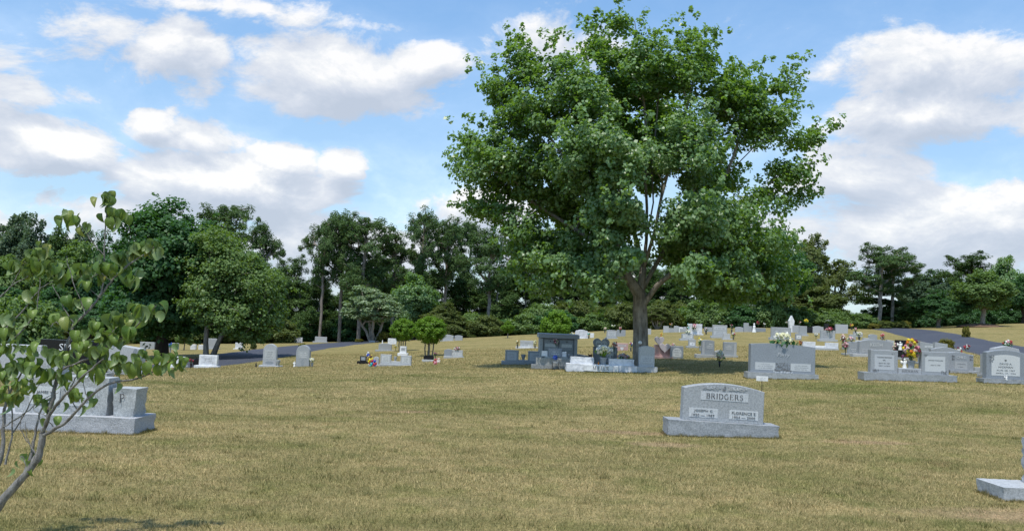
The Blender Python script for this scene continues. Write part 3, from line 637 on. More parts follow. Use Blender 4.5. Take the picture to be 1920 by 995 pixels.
tree('broadleaf_tree', 'dark green tree outside the right edge', 'tree', 1985, 500, 110, 104, 'broad', 'leaf_dark', 'bark_dark', 0)
for i, (px, yt, wp, d) in enumerate([(1500, 575, 70, 86), (1545, 578, 70, 87), (1580, 584, 60, 88), (1615, 588, 50, 86), (1560, 590, 60, 84)]):
    tree('undergrowth_bush', 'fresh green bush behind the far right row of graves', 'bush', px, yt, wp, d, 'bush', 'leaf_mid', 'bark_dark', i % 3, 'fresh green bushes behind the right graves')
for i, (px, yt, wp, d) in enumerate([(1640, 578, 70, 100), (1690, 582, 60, 104), (1735, 585, 50, 104), (1800, 565, 60, 104), (1780, 580, 60, 103), (1830, 575, 60, 106), (1870, 572, 60, 106), (1900, 575, 60, 106), (1935, 570, 70, 106)]):
    tree('undergrowth_bush', 'dark bush along the brow of the right hand hill', 'bush', px, yt, wp, d, 'bush', 'leaf_dark', 'bark_dark', i % 3, 'dark bushes along the brow of the hill')
# hedges and clipped shrubs
for lab, px, yt, wp, d, lm in [('low clipped yellow green hedge at the head of the right road', 1638, 606, 22, 84, 'leaf_hedge'), ('long low hedge beside the head of the right road', 1658, 601, 30, 90, 'leaf_olive'),
                               ('brownish low hedge beyond the right road', 1684, 602, 34, 92, 'leaf_olive'), ('round yellow green bush at the end of the right road', 1698, 601, 20, 92, 'leaf_hedge'),
                               ('small round brownish shrub alone on the right hill', 1811, 612, 14, 66, 'leaf_hedge'), ('low spreading bush behind the grey stones beside the right road', 1775, 635, 26, 44, 'leaf_hedge'),
                               ('small yellow green shrub beside the left road', 568, 643, 14, 58, 'leaf_hedge'), ('clipped shrub with flat top beyond the left road', 673, 635, 14, 84, 'leaf_hedge'),
                               ('low shrub at the edge of the wood above the hill', 885, 628, 16, 82, 'leaf_olive'), ('olive bush beside the pale silvery tree', 722, 622, 34, 80, 'leaf_hedge'), ('dark rounded shrub in a pot among the far left graves', 475, 640, 12, 62, 'leaf_olive')]:
    q = P(px, yt, d); tree('clipped_shrub', lab, 'shrub', px, yt, wp, d, 'bush', lm, 'bark_dark', 2, ybase=yt + 8)

# ------------------------------------------------------------------ stone parts
def box_me(name, x0, x1, y0, y1, z0, z1, bev=.008, taper=0):
    bm = bmesh.new(); bmesh.ops.create_cube(bm, size=1)
    for v in bm.verts:
        tz = v.co.z + .5
        v.co = Vector(((x0 + x1) / 2 + v.co.x * (x1 - x0) * (1 + taper * (tz - 1)), y0 + (v.co.y + .5) * (y1 - y0), z0 + tz * (z1 - z0)))
    if bev: bmesh.ops.bevel(bm, geom=list(bm.edges), offset=min(bev, (x1 - x0) * .2, (z1 - z0) * .2), segments=1, affect='EDGES')
    return bm_mesh(name, bm)
def rock_me(name, x0, x1, y0, y1, z0, z1, amp=.011, seed=0, cut=.05, top=.15, taper=0):
    rn = random.Random(seed); bm = bmesh.new(); bmesh.ops.create_cube(bm, size=1)
    sx, sy, sz = x1 - x0, y1 - y0, z1 - z0; cut = max(cut, sx / 46)
    for ax, ln in ((0, sx), (1, sy), (2, sz)):
        es = [e for e in bm.edges if abs((e.verts[0].co - e.verts[1].co)[ax]) > .5]
        bmesh.ops.subdivide_edges(bm, edges=es, cuts=max(1, int(ln / cut)), use_grid_fill=True)
    from mathutils import noise as N
    for v in bm.verts:
        c = v.co; q = Vector(((x0 + x1) / 2 + c.x * sx * (1 + taper * (c.z - .5)), y0 + (c.y + .5) * sy, z0 + (c.z + .5) * sz)); onx = abs(c.x) > .499; ony = abs(c.y) > .499; tp = c.z > .499; bt = c.z < -.499
        k = .5 * N.noise(q * 5 + Vector((seed * 3.1, 0, 0))) + .8 * N.noise(q * 16 + Vector((0, seed, 0))) + .7 * rn.uniform(-1, 1)
        edge = (1 if not tp else .35)
        if onx: q.x += math.copysign(1, c.x) * (k * amp - amp * .7) * edge
        if ony: q.y += math.copysign(1, c.y) * (k * amp - amp * .5) * edge
        if tp: q.z += k * amp * top
        v.co = q
    me = bm_mesh(name, bm, True)
    at_ = me.attributes.new('sharp_edge', 'BOOLEAN', 'EDGE') if 'sharp_edge' not in me.attributes else me.attributes['sharp_edge']
    nr = [p.normal.copy() for p in me.polygons]; ek = {}
    for p in me.polygons:
        for e in p.edge_keys: ek.setdefault(e, []).append(p.index)
    for e in me.edges:
        f = ek[e.key]
        if len(f) == 2 and nr[f[0]].dot(nr[f[1]]) < .6: at_.data[e.index].value = True
    return me
def profile(top, w, h):
    a = []
    n = 14
    if top == 'serp': a = [(-w / 2 + w * i / n, h - .075 * w * (1 - (math.cos(PI * (i / n - .5) * 2) * .5 + .5)) ** 1.2) for i in range(n + 1)]
    elif top == 'wide': a = [(-w / 2 + w * i / n, h - .07 * w * abs(2 * i / n - 1) ** 2.0) for i in range(n + 1)]
    elif top == 'low': a = [(-w / 2 + w * i / n, h - .028 * w * abs(2 * i / n - .8) ** 1.6) for i in range(n + 1)]
    elif top == 'arch': r = w / 2; a = [(-r * math.cos(PI * i / n), h - r + r * math.sin(PI * i / n)) for i in range(n + 1)]
    elif top == 'soft': a = [(-w / 2, h - .17 * w), (-w * .46, h - .10 * w)] + [(-w * .40 + w * .8 * i / n, h - .07 * w + .07 * w * math.sin(PI * i / n)) for i in range(n + 1)] + [(w * .46, h - .10 * w), (w / 2, h - .17 * w)]
    elif top == 'shoulder': a = [(-w / 2, h - .2 * w), (-w * .32, h - .2 * w), (-w * .28, h - .06 * w), (0, h), (w * .28, h - .06 * w), (w * .32, h - .2 * w), (w / 2, h - .2 * w)]
    elif top == 'peak': return [(-w * .36, 0), (-w * .5, h - w * 1.0), (0, h), (w * .5, h - w * 1.0), (w * .36, 0)]
    elif top == 'slope': a = [(-w / 2, h), (w / 2, h - .12 * w)]
    elif top == 'slopel': a = [(-w / 2, h - .12 * w), (w / 2, h)]
    elif top == 'oval': return [(w / 2 * math.cos(2 * PI * i / 24), h / 2 + h / 2 * math.sin(2 * PI * i / 24)) for i in range(24)]
    elif top == 'heart':
        b = []
        for i in range(36):
            u = 2 * PI * i / 36; b.append((16 * math.sin(u) ** 3, 13 * math.cos(u) - 5 * math.cos(2 * u) - 2 * math.cos(3 * u) - math.cos(4 * u)))
        return [(x / 32 * w, (y + 17) / 29 * h) for x, y in b][::-1]
    else: a = [(-w / 2, h), (w / 2, h)]
    return [(-w / 2, 0)] + a + [(w / 2, 0)]
def prism_me(name, pts, th, bev=.008):
    bm = bmesh.new(); vs = [bm.verts.new((x, 0, z)) for x, z in pts]; f = bm.faces.new(vs)
    r = bmesh.ops.extrude_face_region(bm, geom=[f])
    for v in r['geom']:
        if isinstance(v, bmesh.types.BMVert): v.co.y += th
    if bev:
        es = [e for e in bm.edges if abs(e.verts[0].co.y - e.verts[1].co.y) < 1e-6]
        try: bmesh.ops.bevel(bm, geom=es, offset=bev, segments=1, affect='EDGES')
        except Exception: pass
    return bm_mesh(name, bm)
def text_me(body, w, h, ext=.0025, shear=0, fitw=True):
    cu = bpy.data.curves.new('lettering', 'FONT'); cu.body = body; cu.extrude = ext; cu.resolution_u = 2; cu.align_x = 'CENTER'; cu.shear = shear
    o = bpy.data.objects.new('lettering', cu); COL.objects.link(o); me = bpy.data.meshes.new_from_object(o); bpy.data.objects.remove(o); bpy.data.curves.remove(cu)
    n = len(me.vertices); co = np.zeros(n * 3, np.float32); me.vertices.foreach_get('co', co); co = co.reshape(-1, 3)
    x0, x1 = co[:, 0].min(), co[:, 0].max(); y0, y1 = co[:, 1].min(), co[:, 1].max(); sy = h / (y1 - y0); sx = w / (x1 - x0) if fitw else sy
    out = np.stack([(co[:, 0] - (x0 + x1) / 2) * sx, -co[:, 2], (co[:, 1] - y0) * sy], -1); me.vertices.foreach_set('co', out.ravel().astype(np.float32)); me.update(); me.name = 'lettering'; return me
def _arc(cx, cy, rx, ry, a0, a1, n=10): return [(cx + rx * math.cos(math.radians(a0 + (a1 - a0) * i / n)), cy + ry * math.sin(math.radians(a0 + (a1 - a0) * i / n))) for i in range(n + 1)]
TH, TN = .15, .055
def _sf(x, y, w=.3): return ([(x - w / 2, y), (x + w / 2, y)], .045)
GL = {'B': (.85, [([(.2, 0), (.2, 1)], TH), ([(.05, .98), (.5, .98)], TN), ([(.2, .53), (.5, .53)], TN), ([(.05, .02), (.5, .02)], TN), (_arc(.5, .755, .2, .22, 90, -90), .12), (_arc(.5, .275, .26, .25, 90, -90), .13)]),
      'R': (.95, [([(.2, 0), (.2, 1)], TH), ([(.05, .98), (.5, .98)], TN), ([(.2, .5), (.5, .5)], TN), (_arc(.5, .74, .2, .235, 90, -90), .12), ([(.5, .5), (.84, .02)], .13), _sf(.2, .02), _sf(.86, .02, .24)]),
      'I': (.42, [([(.22, 0), (.22, 1)], TH), _sf(.22, .02, .36), _sf(.22, .98, .36)]),
      'D': (1.0, [([(.2, 0), (.2, 1)], TH), ([(.05, .98), (.45, .98)], TN), ([(.05, .02), (.45, .02)], TN), (_arc(.45, .5, .42, .475, 90, -90, 14), .13)]),
      'G': (1.0, [(_arc(.5, .5, .4, .475, 52, 315, 16), .12), ([(.8, .06), (.8, .45)], .12), _sf(.8, .45), ([(.76, .72), (.76, .96)], .04)]),
      'E': (.85, [([(.2, 0), (.2, 1)], TH), ([(.05, .98), (.76, .98)], TN), ([(.2, .52), (.6, .52)], TN), ([(.05, .02), (.8, .02)], TN), ([(.75, .8), (.75, .99)], .05), ([(.8, .02), (.8, .22)], .05), ([(.6, .42), (.6, .62)], .05)]),
      'S': (.75, [(_arc(.38, .745, .25, .23, 25, 270), .09), (_arc(.38, .26, .28, .245, 90, -155), .11), ([(.62, .72), (.62, .95)], .04), ([(.1, .05), (.1, .28)], .04)]),
      'M': (1.15, [([(.16, 0), (.16, 1)], .06), ([(.94, 0), (.94, 1)], TH), ([(.18, .98), (.54, .08)], .13), ([(.54, .08), (.92, .98)], .05), _sf(.16, .02, .28), _sf(.94, .02), _sf(.12, .98, .2), _sf(.98, .98, .2)]),
      'L': (.8, [([(.2, 0), (.2, 1)], TH), _sf(.2, .98), ([(.05, .02), (.74, .02)], TN), ([(.74, .02), (.74, .25)], .05)]),
      'H': (1.05, [([(.2, 0), (.2, 1)], TH), ([(.84, 0), (.84, 1)], TH), ([(.2, .5), (.84, .5)], TN), _sf(.2, .02), _sf(.2, .98), _sf(.84, .02), _sf(.84, .98)]),
      'C': (.95, [(_arc(.5, .5, .4, .475, 48, 312, 16), .12), ([(.78, .72), (.78, .96)], .04)]),
      'K': (1.0, [([(.2, 0), (.2, 1)], TH), ([(.25, .42), (.78, .97)], .055), ([(.42, .6), (.84, .02)], .13), _sf(.2, .02), _sf(.2, .98), _sf(.78, .98, .24), _sf(.86, .02, .24)]),
      'A': (.98, [([(.5, .98), (.14, .02)], .05), ([(.48, .98), (.84, .02)], .14), ([(.27, .34), (.7, .34)], .05), _sf(.14, .02, .26), _sf(.86, .02, .26)]),
      'N': (1.05, [([(.18, 0), (.18, 1)], .06), ([(.86, 0), (.86, 1)], .06), ([(.18, .98), (.86, .02)], .14), _sf(.18, .02, .26), _sf(.14, .98, .22), _sf(.86, .98, .26)]),
      'P': (.85, [([(.2, 0), (.2, 1)], TH), ([(.05, .98), (.48, .98)], TN), ([(.2, .48), (.48, .48)], TN), (_arc(.48, .73, .24, .25, 90, -90), .12), _sf(.2, .02)])}
def serif_me(body, w, h, ext=.002):
    adv = 0; V = []; Fc = []; st = 0
    for ch in body:
        gw, gl = GL[ch]
        for pts, wd in gl:
            p = np.array(pts, float); tg = np.gradient(p, axis=0); tg /= np.linalg.norm(tg, axis=1)[:, None]; nr = np.stack([-tg[:, 1], tg[:, 0]], -1) * wd / 2; st += 1
            b = len(V); y = -ext - .00006 * (st % 9)
            for q, m in zip(p, nr): V += [(q[0] + m[0] + adv, y, q[1] + m[1]), (q[0] - m[0] + adv, y, q[1] - m[1])]
            for i in range(len(p) - 1): Fc.append((b + 2 * i, b + 2 * i + 1, b + 2 * i + 3, b + 2 * i + 2))
        adv += gw + .12
    V = np.array(V); V[:, 0] = (V[:, 0] - (adv - .12) / 2) * w / (adv - .12); V[:, 2] *= h
    me = mesh_np('lettering', V, Fc); return me
def dashes_me(w, h, rows, seed=0, thick=.36):
    rn = random.Random(seed); V = []; Fc = []
    rh = h / rows
    for r in range(rows):
        ww = w * rn.uniform(.5, .95); x = -ww / 2; z = h - (r + .5) * rh
        while x < ww / 2:
            l = rh * rn.uniform(.18, .5); hh = rh * thick * rn.uniform(.6, 1)
            if rn.random() < .82:
                b = len(V)
                for a, c in ((x, z - hh / 2), (x + l * .7, z - hh / 2), (x + l * .7, z + hh / 2), (x, z + hh / 2)): V.append((a, -.0015, c))
                Fc.append((b, b + 1, b + 2, b + 3))
            x += l
    return mesh_np('inscription', V, Fc)
def small(o): o['kind'] = 'stuff'; return o
def sprig_me(n, w, h, seed, s=.02, arc=0):
    """carved leaves and blossoms lying on the stone face"""
    rn = random.Random(seed); V = []; Fc = []
    for i in range(n):
        u = rn.uniform(-1, 1); x = u * w / 2; z = rn.uniform(-1, 1) * h / 2 - arc * u * u; a = rn.uniform(0, 6.28); l = s * rn.uniform(.6, 1.3); b = len(V)
        for k, q in enumerate((0, .5, 1, -.5)):
            if k == 0: dx, dz = -l, 0
            elif k == 1: dx, dz = 0, l * .5
            elif k == 2: dx, dz = l, 0
            else: dx, dz = 0, -l * .5
            V.append((x + dx * math.cos(a) - dz * math.sin(a), -.002 - .0002 * (i % 7), z + dx * math.sin(a) + dz * math.cos(a)))
        Fc.append((b, b + 3, b + 2, b + 1))
    return mesh_np('carving', V, Fc)
SEED = [0]; TUFT = []
def face(tab, w, h, panels=(), text=(), rows=()):
    """panels: (fx0, fx1, fz0, fz1[, material[, top[, rows]]]) on the tablet's face"""
    for p in panels:
        SEED[0] += 1
        fx0, fx1, fz0, fz1 = p[:4]; mt = p[4] if len(p) > 4 and p[4] else 'panel'; tp = p[5] if len(p) > 5 and p[5] else 'flat'; rw = p[6] if len(p) > 6 else 3
        pw, ph = (fx1 - fx0) * w, (fz1 - fz0) * h
        o = obj('panel', prism_me('panel', profile(tp, pw, ph), .012, 0), tab, (((fx0 + fx1) / 2 - .5) * w, -.004, fz0 * h), M[mt])
        if rw: small(obj('inscription', dashes_me(pw * .8, ph * .75, rw, SEED[0]), o, (0, -.001, ph * .1), M['engraving_mid' if mt in ('panel', 'white', 'light', 'pinkpanel') else 'engraving_white']))
    for t in text:
        body, fx, fz, fw, fh, mt = t[:6]; sh = t[6] if len(t) > 6 else 0
        me_ = serif_me(body, fw * w, fh * h) if body in ('BRIDGERS', 'HICKMAN', 'P') and mt == 'letter_dark' else text_me(body, fw * w, fh * h, .002, sh)
        small(obj('lettering', me_, tab, ((fx - .5) * w, -.0075, fz * h), M[mt]))
def monument(label, base, items, mat='granite', d=None, dep=.45, name='headstone', cat='headstone', rock=False, tilt=0, group=None, off=.09):
    bx0, bx1, byt, byb = base; xc = (bx0 + bx1) / 2; q = at(xc, byb, d); d = q.y; k = d / F
    t = thing(name, label, cat, q, random.uniform(-.012, .012), group, tilt); W = (bx1 - bx0) * k; hb = (byb - byt) * k; SEED[0] += 1
    if hb > .01:
        bme = (rock_me if rock or d < 30 else box_me)('base', -W / 2, W / 2, 0, dep, -.12, hb)
        obj('base', bme, t, mat=M[('whiterock' if mat == 'white' else 'rock') if rock else mat])
    R0 = P(xc, byb, d)
    if d < 32: TUFT.append((q.x, q.y, W if hb > .01 else (bx1 - bx0) * k, dep))
    for it in items:
        x0, x1, yt, yb = it['r']; w = (x1 - x0) * k; h = (yb - yt) * k; lx = P((x0 + x1) / 2, yb, d).x - R0.x
        if 'z' not in it: h = min(max(.8 * h, P((x0 + x1) / 2, yt, d + it.get('y', off)).z - q.z - (hb if hb > .01 else -.04)), 1.2 * h)
        th = it.get('th', min(.24, max(.1, dep * .5))); z = it.get('z', hb) - .004; z = z if hb > .01 or 'z' in it else -.05; m = it.get('mat', mat)
        if it.get('rock'): me = rock_me(it.get('name', 'tablet'), -w / 2, w / 2, 0, th, 0, h, .014, SEED[0], taper=it.get('taper', 0))
        elif it.get('taper'): me = box_me('tablet', -w / 2, w / 2, 0, th, 0, h, .008, it['taper'])
        else: me = prism_me(it.get('name', 'tablet'), profile(it.get('top', 'flat'), w, h), th, .008 if d < 60 else .012)
        tb = obj(it.get('name', 'tablet'), me, t, (lx, it.get('y', off), z), M[m], rot=(it.get('lean', 0), 0, 0)); SEED[0] += 1
        face(tb, w, h, it.get('panels', ()), it.get('text', ()))
        if 'carve' in it:
            for (fx, fz, fw, fh, n, mt, s) in it['carve']: small(obj('carving', sprig_me(n, fw * w, fh * h, SEED[0], s), tb, ((fx - .5) * w, -.006, fz * h), M[mt]))
    return t, d
def I(x0, x1, yt, yb, **kw): kw['r'] = (x0, x1, yt, yb); return kw
def stone(label, x0, x1, yt, yb, base=None, mat='granite', top='flat', panels=(), text=(), d=None, dep=.4, **kw):
    """one tablet, with a base when base = (x0, x1, top row)"""
    if base: return monument(label, (base[0], base[1], base[2], yb), [I(x0, x1, yt, base[2], top=top, panels=panels, text=text, **kw)], mat, d, dep)
    return monument(label, (x0, x1, yb, yb), [I(x0, x1, yt, yb, top=top, panels=panels, text=text, y=0, **kw)], mat, d, dep)

# ------------------------------------------------------------------ flowers
ROS = {}
def rosette(k=18, seed=0):
    if (k, seed) in ROS: return ROS[k, seed]
    r = np.random.RandomState(seed + 5); n = k; i = np.arange(n); z = 1 - i / n * 1.15; a = i * 2.4; q = np.sqrt(np.maximum(0, 1 - z * z)); dirs = np.stack([q * np.cos(a), q * np.sin(a), z], -1)
    V, Fc = leaf_cards(dirs * .72, dirs + r.randn(n, 3) * .3, np.full(n, .95), np.full(n, .8), r, -.15); ROS[k, seed] = (V, Fc); return V, Fc
FM = {}
def bouquet(label, px, yb, yt, wpx, cols, d=None, on=False, holder='vase', hold=.35, heads=16, parts=False, hs=None, leaf='leaf_stem', cat='flowers', name='flower_bouquet', vmat='bronze_vase', group=None, sprawl=None, back=0, holdw=None):
    q = P(px, yb, d) if on else at(px, yb, d); d = q.y; k = d / F; q = Vector((q.x, d + back, q.z)); H = (yb - yt) * k if on else min(max(.15, P(px, yt, d).z - q.z), 1.25 * (yb - yt) * k); W = wpx * k; SEED[0] += 1; r = np.random.RandomState(SEED[0])
    t = thing(name, label, cat, q, r.rand() * 0, group); vh = H * hold; vw = holdw * k / 2 if holdw else max(.035, W * .2)
    if holder == 'vase': V, Fc = lathe([(0.001, 0), (vw * .75, 0), (vw * .7, vh * .15), (vw * .8, vh * .5), (vw, vh * .9), (vw * 1.08, vh), (vw * .8, vh), (vw * .7, vh * .8)]); obj('vase', mesh_np('vase', V, Fc, True), t, mat=M[vmat])
    elif holder == 'stem': V, Fc = tube_np([(0, 0, -.02), (0, 0, vh), (0, 0, H * .7)], [.018] * 3, 6); obj('stem', mesh_np('stem', V, Fc, True), t, mat=M[vmat])
    elif holder == 'cone': V, Fc = lathe([(0.001, -.05), (vw * .35, 0), (vw * .5, vh * .5), (vw * .95, vh), (vw * .8, vh)]); obj('vase', mesh_np('vase', V, Fc, True), t, mat=M[vmat])
    c = np.array([0, 0, (vh + H) / 2]); rz = (H - vh) / 2; R = W / 2; hs = hs * k / 2 if hs else max(.035, min(R, rz) * .40)
    pos = []
    while len(pos) < heads:
        v = r.randn(3); v /= np.linalg.norm(v)
        if v[1] > .45 and r.rand() < .7: v[1] *= -1
        p = c + v * np.array([max(.01, R - hs), max(.01, min(R, .25) - hs * .5), max(.01, rz - hs)]) * (.6 + .4 * r.rand())
        if pos and min(np.linalg.norm(p - z) for z in pos) < hs * 1.05: hs *= .995; continue
        pos.append(p)
    nl = 40 if W > .3 else 22; u = r.randn(nl, 3); u /= np.linalg.norm(u, axis=1)[:, None]
    lc = c - np.array([0, 0, rz * .25]) + u * np.array([R * .9, min(R, .25) * .9, rz * .75]) * r.rand(nl, 1) ** .4
    if sprawl: lc = lc * np.array([sprawl, 1, .55]) + np.array([0, 0, -rz * .1]); 
    V, Fc = leaf_cards(lc, u + r.randn(nl, 3) * .4, np.full(nl, hs * (1.7 if not parts else 2.6)), np.full(nl, hs * (.8 if not parts else 1.1)), r)
    if holder != 'none':
        sp = [tube_np([(0, 0, vh * .6), tuple(np.array(p) * [.4, .4, .5] + [0, 0, vh * .4]), tuple(p)], [.005] * 3, 3) for p in pos[::2]]; V, Fc = join([(V, Fc)] + sp)
    obj('foliage', mesh_np('foliage', V, Fc), t, mat=M[leaf])
    byc = {}
    for i, p in enumerate(pos):
        cl_ = cols[i % len(cols)]; o_ = p - c; yaw = math.atan2(o_[0], -o_[1])
        Rm = Matrix.Rotation(yaw * .6, 3, 'Z') @ Matrix.Rotation(.9 - .5 * o_[2] / (rz + .01), 3, 'X')
        if parts:
            key = (cl_, i % 3)
            if key not in FM: Vr, Fr = rosette(20, i % 3); FM[key] = mesh_np('flower', Vr, Fr); FM[key].materials.append(M[cl_])
            o = obj('flower', FM[key], t, tuple(p), rot=Rm.to_euler()); s = hs * (.85 + .3 * r.rand()); o.scale = (s, s, s)
        else:
            Vr, Fr = rosette(9, i % 3); byc.setdefault(cl_, []).append((Vr * hs @ np.array(Rm).T + p, Fr))
    for cl_, ps in byc.items():
        V, Fc = join(ps); obj('blossoms', mesh_np('blossoms', V, Fc), t, mat=M[cl_])
    return t
def figurine(label, px, yb, yt, d=None, on=False, mat='white_plastic', cat='figurine', name='angel_figurine', wings=True, back=0):
    q = P(px, yb, d) if on else at(px, yb, d); k = q.y / F; H = (yb - yt) * k if on else min(max(.1, P(px, yt, q.y).z - q.z), 1.25 * (yb - yt) * k); q.y += back
    t = thing(name, label, cat, q)
    V, Fc = lathe([(.001, 0), (.24, 0), (.22, .06), (.16, .3), (.13, .5), (.15, .66), (.10, .74), (.05, .78), (.09, .84), (.10, .91), (.06, .98), (.001, 1)], 10)
    obj('body', mesh_np('body', V * H, Fc, True), t, mat=M[mat])
    if wings:
        for s in (-1, 1):
            Vw = np.array([(s * .05, .10, .70), (s * .30, .16, .82), (s * .34, .16, .55), (s * .12, .10, .38), (s * .05, .14, .70), (s * .30, .20, .82), (s * .34, .20, .55), (s * .12, .14, .38)]) * H
            obj('wing', mesh_np('wing', Vw, [(0, 1, 2, 3), (7, 6, 5, 4), (0, 4, 5, 1), (1, 5, 6, 2), (2, 6, 7, 3), (3, 7, 4, 0)]), t, mat=M[mat])
    return t
def plush(label, px, yb, yt, d, mats, cat='stuffed toy', name='stuffed_toy', on=False):
    q = P(px, yb, d) if on else at(px, yb, d); k = q.y / F; H = (yb - yt) * k; t = thing(name, label, cat, q)
    for nm, (x, y, z), (a, b, c), m in (('body', (0, 0, .32), (.26, .22, .32), 0), ('head', (.02, -.04, .78), (.2, .19, .2), 1), ('ear', (-.13, -.02, .96), (.07, .05, .07), 0), ('ear', (.17, -.02, .96), (.07, .05, .07), 0),
                                        ('arm', (-.28, -.08, .45), (.1, .1, .19), 1), ('arm', (.28, -.08, .45), (.1, .1, .19), 0), ('leg', (-.18, -.2, .1), (.11, .2, .1), 0), ('leg', (.2, -.2, .1), (.11, .2, .1), 1)):
        bm = bmesh.new(); bmesh.ops.create_icosphere(bm, subdivisions=2, radius=1)
        for v in bm.verts: v.co = Vector((x + v.co.x * a, y + v.co.y * b, z + v.co.z * c)) * H
        obj(nm, bm_mesh(nm, bm, True), t, mat=M[mats[m % len(mats)]])
    return t
def urn(label, px, yb, yt, wpx, d=None, mat='granite', on=False, back=0):
    q = P(px, yb, d) if on else at(px, yb, d); k = q.y / F; H = (yb - yt) * k; w = wpx * k / 2; q.y += back; t = thing('stone_urn', label, 'urn', q)
    V, Fc = lathe([(.001, 0), (w * .8, 0), (w * .8, H * .12), (w * .45, H * .2), (w * .5, H * .3), (w * .9, H * .7), (w, H * .95), (w, H)], 14); obj('body', mesh_np('body', V, Fc, True), t, mat=M[mat])
    V, Fc = lathe([(w, H), (w * .78, H), (w * .7, H * .75), (.001, H * .7)], 14); obj('rim', mesh_np('rim', V, Fc, True), t, mat=M[mat])

# ------------------------------------------------------------------ near stones
# the Bridgers stone
t, dB = monument('wide grey headstone with dogwood carvings standing alone in the near lawn, slightly tilted', (1252, 1461, 793, 820),
    [I(1282, 1434, 719, 797, top='wide', th=.2, panels=[(.21, .80, .56, .78, 'panel', 'flat', 0), (.075, .43, .10, .34, 'panel', 'flat', 0), (.575, .93, .10, .34, 'panel', 'flat', 0)],
       text=[('BRIDGERS', .505, .605, .46, .135, 'letter_dark'), ('JOSEPH C.', .255, .23, .24, .075, 'engraving_dark'), ('1920 — 1987', .25, .125, .28, .065, 'engraving_dark'),
             ('FLORENCE E.', .755, .23, .30, .075, 'engraving_dark'), ('1924 — 2000', .755, .125, .28, .065, 'engraving_dark')], taper=0,
       carve=[(.34, .885, .22, .07, 60, 'panel', .016), (.34, .885, .22, .07, 34, 'engraving_dark', .010), (.665, .885, .22, .07, 60, 'panel', .016), (.665, .885, .22, .07, 34, 'engraving_dark', .010), (.50, .885, .035, .12, 8, 'engraving_dark', .016)])],
    'granite', None, .42, rock=False, tilt=math.radians(1.3), off=.1)
# small white sign on a stake behind it
q = P(1429, 714, dB + 3.2); g = ground(q.x, q.y); k = q.y / F; sg = thing('grave_marker_sign', 'small white card sign on a stake behind the headstone with dogwood carvings', 'sign', (q.x, q.y, g))
obj('card', box_me('card', -11 * k, 11 * k, -.004, .004, q.z - g, q.z - g + 9 * k, .002), sg, mat=M['white_plastic']); V, Fc = tube_np([(0, .006, -.05), (0, .006, q.z - g + .03)], [.006, .006], 6); obj('stake', mesh_np('stake', V, Fc), sg, mat=M['black_metal'])
obj('inscription', dashes_me(15 * k, 6 * k, 2, 4, .2), sg, (0, -.006, q.z - g + 1.5 * k), M['engraving_mid'])
# the right edge stone
monument('grey headstone on a pale base cut by the right edge of the picture', (1882, 2070, 918, 942), [I(1958, 2040, 826, 918, rock=True, mat='rock', th=.22, name='tablet', y=.16)], 'light', None, .5, rock=False)
# near left monument with the initial
tm, dL = monument('long grey family monument on a rock faced base behind the leafy sapling at left', (-80, 250, 779, 811),
    [I(26, 92, 661, 773, rock=True, th=.24, mat='granite', y=.18, name='centre_block'),
     I(14, 190, 704, 773, rock=True, th=.3, mat='granite', y=.14, name='tablet',
       panels=[(.16, .48, .24, .72, 'panel', 'flat', 0), (.55, .86, .24, .72, 'panel', 'flat', 0)],
       text=[('JAMES W.', .33, .52, .2, .085, 'engraving_dark'), ('1916 – 1997', .32, .34, .22, .075, 'engraving_dark'), ('MARY G.', .70, .34, .2, .085, 'engraving_dark')]),
     I(200, 246, 727, 778, rock=True, th=.34, mat='granite', y=.12, name='corner_block', taper=.12, text=[('P', .42, .52, .22, .30, 'letter_dark')])],
    'rock', None, .62, rock=True, off=.12)
monument('pale grey stepped monument peeping over the long family monument at left', (-40, 72, 716, 722), [I(-34, 68, 645, 716, mat='light', th=.25, panels=[(.56, .81, .80, .94, 'dark', 'flat', 0)], text=[('F', .70, .82, .05, .09, 'engraving_white')])], 'light', 19.5, .4)
monument('glossy black monument with white lettering behind the sapling leaves', (60, 200, 690, 700), [I(69, 190, 637, 690, mat='black', th=.25, text=[('SMITH', .52, .66, .44, .22, 'white')], carve=[(.12, .45, .18, .3, 30, 'panel', .03)])], 'granite', 22, .4)
monument('pale grey upright monument with a dark oval carving at left', (186, 266, 700, 708), [I(192, 258, 644, 700, mat='light', top='slope', th=.36, panels=[(.78, .93, .4, .85, 'dark', 'oval', 0)])], 'light', 24, .5)
bouquet('white flowers on top of the pale monument with the oval carving', 214, 646, 627, 26, ['petal_white', 'petal_cream'], d=24.2, on=True, holder='none', hold=0, heads=16)
figurine('low white stone post behind the dark broadleaf tree trunk', 300, 682, 664, 36, mat='light', name='stone_post', cat='post', wings=False)
stone('small white headstone half hidden by the sapling leaves at the crest', 320, 343, 668, 688, (315, 346, 683), 'white', d=34)
bouquet('dark red flowers beside the white headstone at the crest', 358, 688, 670, 11, ['petal_maroon', 'petal_red'], d=34, hold=.45, vmat='black_metal', heads=8)
stone('round black headstone wedged beside the white stone at the crest', 361, 378, 670, 687, None, 'black', 'arch', d=34.6)
stone('white marble headstone with square top before the leaning tree stems', 371, 405, 665, 688, (363, 408, 684), 'white', 'flat', [(.12, .88, .15, .85, 'white', 'flat', 3)], d=34, dep=.35)
A = dict(dep=.35)
stone('tall round topped grey headstone beside the left road, left of a pair', 491, 516, 644, 687, (485, 526, 684), 'light', 'arch', [(.12, .88, .30, .72, 'light', 'flat', 4), (.2, .8, .06, .2, 'dark', 'oval', 0)], d=34, th=.2)
stone('tall round topped grey headstone beside the left road, right of a pair', 554, 579, 646, 687, None, 'granite', 'arch', [(.12, .88, .42, .75, 'granite', 'flat', 3), (.4, .6, .08, .38, 'dark', 'oval', 0)], d=34, th=.24)
